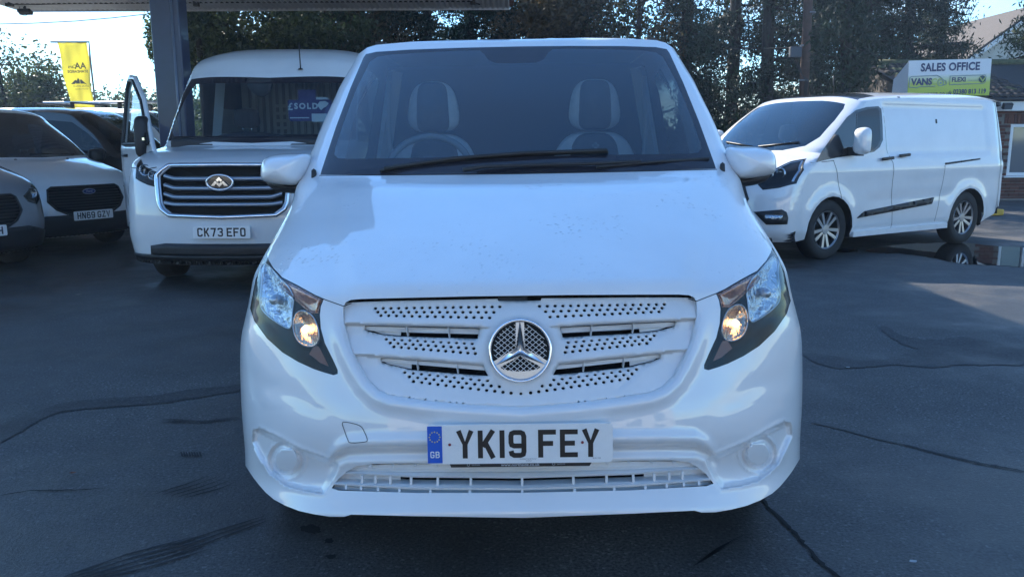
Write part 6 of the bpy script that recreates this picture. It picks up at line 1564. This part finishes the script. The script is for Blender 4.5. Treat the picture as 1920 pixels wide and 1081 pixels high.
def conifer(x, y, h, rx, lab, N=15000, z0=.8, mat='leaf_conifer', group=None, leaf=.072, trunk_r=.2, lev=.32, gap=0.0, name='conifer_tree', zmax=None):
    root = empty(name, (x, y, 0)); tag(root, lab, 'tree', group)
    b = MB(); P, R = limb((0, 0, 0), (0, 0, 1), h, trunk_r, 10, .012); b.tube(P, R, 10); C = []; T = []
    z = z0; br = []
    while z < h-.3:
        for k in range(3):
            if RS.uniform() < gap: continue
            a = RS.uniform(0, 6.28); L = rx*(1-(z-z0)/(h-z0+.1))**.55*RS.uniform(.65, 1.1); Q, q = limb((0, 0, z), (math.cos(a), math.sin(a), RS.uniform(-.05, .35)), L, .035, 6, .07, .06)
            if z < 7: b.tube(Q, q, 4, False)
            br.append((Q, L))
        z += lev*RS.uniform(.6, 1.2)
    Ls = np.array([l for _, l in br]); pr = Ls/Ls.sum()
    for (Q, L), m in zip(br, RS.multinomial(N, pr)):
        Q = np.array(Q); t = RS.beta(1.6, 1.1, m)*(len(Q)-1.001); i = t.astype(int); f = (t-i)[:, None]; p = Q[i]*(1-f)+Q[i+1]*f
        s = RS.normal(size=(m, 3))*np.array((.16, .16, .09)); s[:, 2] -= np.abs(RS.normal(size=m))*.20; C.append(p+s); T.append(np.full(m, RS.uniform(0, .9)))
    b.build('trunk', MAT['bark'], root, True); leafcloud('crown', np.concatenate(C), leaf, .28, MAT[mat], root, .8, np.concatenate(T)); return root
def bush(x, y, rx, ry, h, lab, N=9000, mat='leaf_bush', leaf=.06, name='bush', cat='bush', group=None, lumps=26):
    root = empty(name, (x, y, 0)); tag(root, lab, cat, group)
    b = MB()
    for k in range(6): Q, q = limb((RS.uniform(-rx*.5, rx*.5), 0, 0), (RS.normal()*.4, RS.normal()*.3, 1), h*.8, .04, 5, .15); b.tube(Q, q, 5)
    b.build('stems', MAT['bark'], root, True)
    c = np.stack([RS.uniform(-rx, rx, lumps), RS.uniform(-ry, ry, lumps), RS.uniform(.1, .82, lumps)*h], -1); c[:, 2] *= np.sqrt(np.clip(1.05-(c[:, 0]/rx)**2*.5, .1, 1))
    i = RS.randint(0, lumps, N); sz = RS.uniform(.2, .42, lumps)*min(1.3, h/2.2); tone = RS.uniform(0, .9, lumps); C = c[i]+RS.normal(size=(N, 3))*sz[i][:, None]; C = C[C[:, 2] > .02]
    leafcloud('leaves', C, leaf, .5, MAT[mat], root, .1, None); return root
def xat(px, Y): return at(px, 150, Y).x
# row behind the big van, centre
G1 = 'broadleaf trees in the dense row behind the vans'
for px, Y, h, rx, z0, m, lab in (
    (440, 21.0, 7.2, 1.9, 1.3, 'leaf_broad', 'green leafy tree at the left end of the row, above the high-roof van'),
    (530, 22.5, 7.4, 2.0, 1.0, 'leaf_broad', 'dark leafy tree above the aerial of the high-roof van'),
    (620, 21.5, 7.3, 2.0, 1.2, 'leaf_broad', 'dark leafy tree above the left corner of the big van roof'),
    (720, 23.0, 7.5, 2.0, 1.2, 'leaf_autumn', 'thinning tree with sky gaps left of the reddish one'),
    (1010, 22.0, 7.2, 1.9, 1.5, 'leaf_autumn', 'autumn brown and green tree just right of the canopy end'),
    (1100, 23.0, 7.4, 1.9, 1.5, 'leaf_broad', 'leafy tree with many sky gaps above the middle of the big van'),
    (1175, 21.5, 7.0, 1.5, 2.2, 'leaf_autumn', 'sparse tree with bare twigs against blue sky left of the conifers')):
    broad_tree(xat(px, Y), Y, h, rx, z0, lab, m, 26000 if px < 1150 else 8000, .055, G1)
conifer(xat(800, 22.5), 22.5, 8, 1.9, 'dark drooping conifer behind the canopy edge, above the big van', 20000, 1.0, group='conifers'); conifer(xat(880, 21.5), 21.5, 8, 1.6, 'dark reddish conifer mass near the right end of the canopy', 20000, 1.0, 'leaf_conifer')
conifer(xat(945, 23), 23, 8.0, 1.3, 'narrow dark conifer at the canopy end behind the big van', 9000, 1.2)
# right group
for px, Y, h, rx, N, gap, lab in (
    (1290, 21.5, 13, 1.2, 15000, .0, 'dark conifer at the left end of the right-hand group, above the big van corner'),
    (1375, 23.0, 14, 1.7, 13000, .35, 'tall open conifer with a bare double trunk and sky gaps'),
    (1440, 22.0, 13, 1.7, 15000, .15, 'dark conifer left of the telegraph pole'),
    (1530, 24.5, 14, 2.2, 24000, .0, 'dense dark conifer directly behind the telegraph pole'),
    (1620, 24.0, 14, 2.1, 24000, .0, 'dense dark conifer right of the telegraph pole'),
    (1700, 25.0, 14, 2.0, 22000, .0, 'dense dark conifer above the SALES OFFICE sign'),
    (1750, 27.0, 14, 1.5, 13000, .10, 'dark conifer with sky gaps beside the cream house')):
    conifer(xat(px, Y), Y, h, rx, lab, int(N*1.7), .6, gap=gap)
conifer(xat(1585, 17.6), 17.6, 5.5, .85, 'dark conifer overlapping the left end of the sales office roof', 9000, .5)
conifer(xat(1955, 22.8), 22.8, 8, 1.35, 'sunlit green spruce branches at the top right edge', 9000, 2.6, 'leaf_spruce', leaf=.07)
# undergrowth
for px, Y, rx, h, lab in ((470, 25, 3.2, 2.4, 'low dark bushes under the row of trees behind the high-roof van'), (760, 26, 3.4, 2.6, 'dark undergrowth behind the big van roof, left half'), (1100, 26, 3.4, 2.6, 'dark undergrowth behind the big van roof, right half'),
                       (1400, 25, 2.6, 2.3, 'dark undergrowth below the open conifer beside the big van'), (1600, 25.5, 3.0, 2.6, 'dark hedge behind the side-on van left of the sales office')):
    bush(xat(px, Y), Y, rx, 1.0, h, lab, 16000, lumps=40)
# left tree line
for px, Y, rx, h, lab in ((-40, 38, 4.0, 4.2, 'dark tree line at the left edge beyond the vans'), (110, 40, 3.6, 3.5, 'dark bushy tree under the yellow flag, left part'), (235, 40, 3.6, 4.0, 'dark bushy tree line right of the yellow flag'), (330, 38, 3.0, 3.2, 'dark bushy tree behind the blue column')):
    bush(xat(px, Y), Y, rx, 1.6, h, lab, 34000, 'leaf_bush', .10, 'distant_tree', 'tree', lumps=110)
broad_tree(xat(5, 27), 27, 4.9, 1.7, 2.2, 'sparse tree against the bright sky at the far left edge', 'leaf_bush', 7000, .06, None, fill=.5)
broad_tree(xat(72, 29), 29, 4.35, 1.1, 2.2, 'small sparse tree with round leaf clumps, between left edge and flag', 'leaf_bush', 3200, .07, None, fill=.4)
# spiky cordyline palm beside the column
def palm():
    Y = 19.5; c = at(372, 72, Y); root = empty('cordyline_palm', (c.x, Y, 0)); tag(root, 'spiky cordyline palm between the blue column and the leafy trees', 'palm')
    MB().tube([(0, 0, 0), (.03, 0, c.z*.5), (0, 0, c.z)], [.10, .08, .07], 8).tube([(0, 0, c.z-.9), (.2, .0, c.z-.5), (.3, 0, c.z-.2)], .05, 6).build('trunk', MAT['bark'], root, True)
    for hx, hz, k0 in ((0, c.z, 90), (.28, c.z-.35, 60)):
        b = MB()
        for k in range(k0):
            a = RS.uniform(0, 6.28); e = RS.uniform(-.9, 1.3); d = np.array((math.cos(a)*math.cos(e), math.sin(a)*math.cos(e), math.sin(e))); L = RS.uniform(.38, .62); s = np.cross(d, (0, 0, 1.0)); s /= np.linalg.norm(s)+1e-6; p0 = np.array((hx, 0, hz)); m = p0+d*L*.6; t = p0+d*L+np.array((0, 0, -.10*L-.05))
            b.add([p0-s*.012, p0+s*.012, m+s*.016, t, m-s*.016], [(0, 1, 2, 4), (4, 2, 3)])
        b.build('leaf_head', MAT['leaf_palm'], root)
pm('leaf_palm', (.035, .055, .025), .5, trans=.3)
palm()
def log():
    Y = 20.0; a = at(1557, 190, Y); b_ = at(1584, 128, Y); root = empty('leaning_trunk', (a.x, Y, 0)); g = Vector((a.x, Y, 0)); tag(root, 'pale sunlit broken trunk leaning behind the roof of the side-on van', 'tree trunk')
    d = (b_-a).normalized(); P = [a-d*1.2-g, a-g, b_-g]; MB().tube(P, [.07, .055, .03], 9).build('trunk', MAT['bark_pale'], root, True)
    MB().tube([b_-g, at(1600, 150, Y)-g, at(1611, 185, Y)-g], [.02, .028, .03], 7).build('limb', MAT['bark_pale'], root, True)
log()
# ================================================================== AIR
def haze():
    b = MB().box((0, 24.5, 6.0), (80, 57, 14.2)); o = b.build('haze', None)
    m = bpy.data.materials.new('haze'); m.use_nodes = True; nt = m.node_tree; nt.nodes.clear(); ou = nn(nt, 'ShaderNodeOutputMaterial'); v = nn(nt, 'ShaderNodeVolumePrincipled')
    v.inputs['Color'].default_value = (.55, .74, 1, 1); v.inputs['Density'].default_value = .0014; v.inputs['Anisotropy'].default_value = .3
    lk(nt, v.outputs[0], ou.inputs['Volume']); o.data.materials.append(m); tag(o, kind='stuff')
haze()
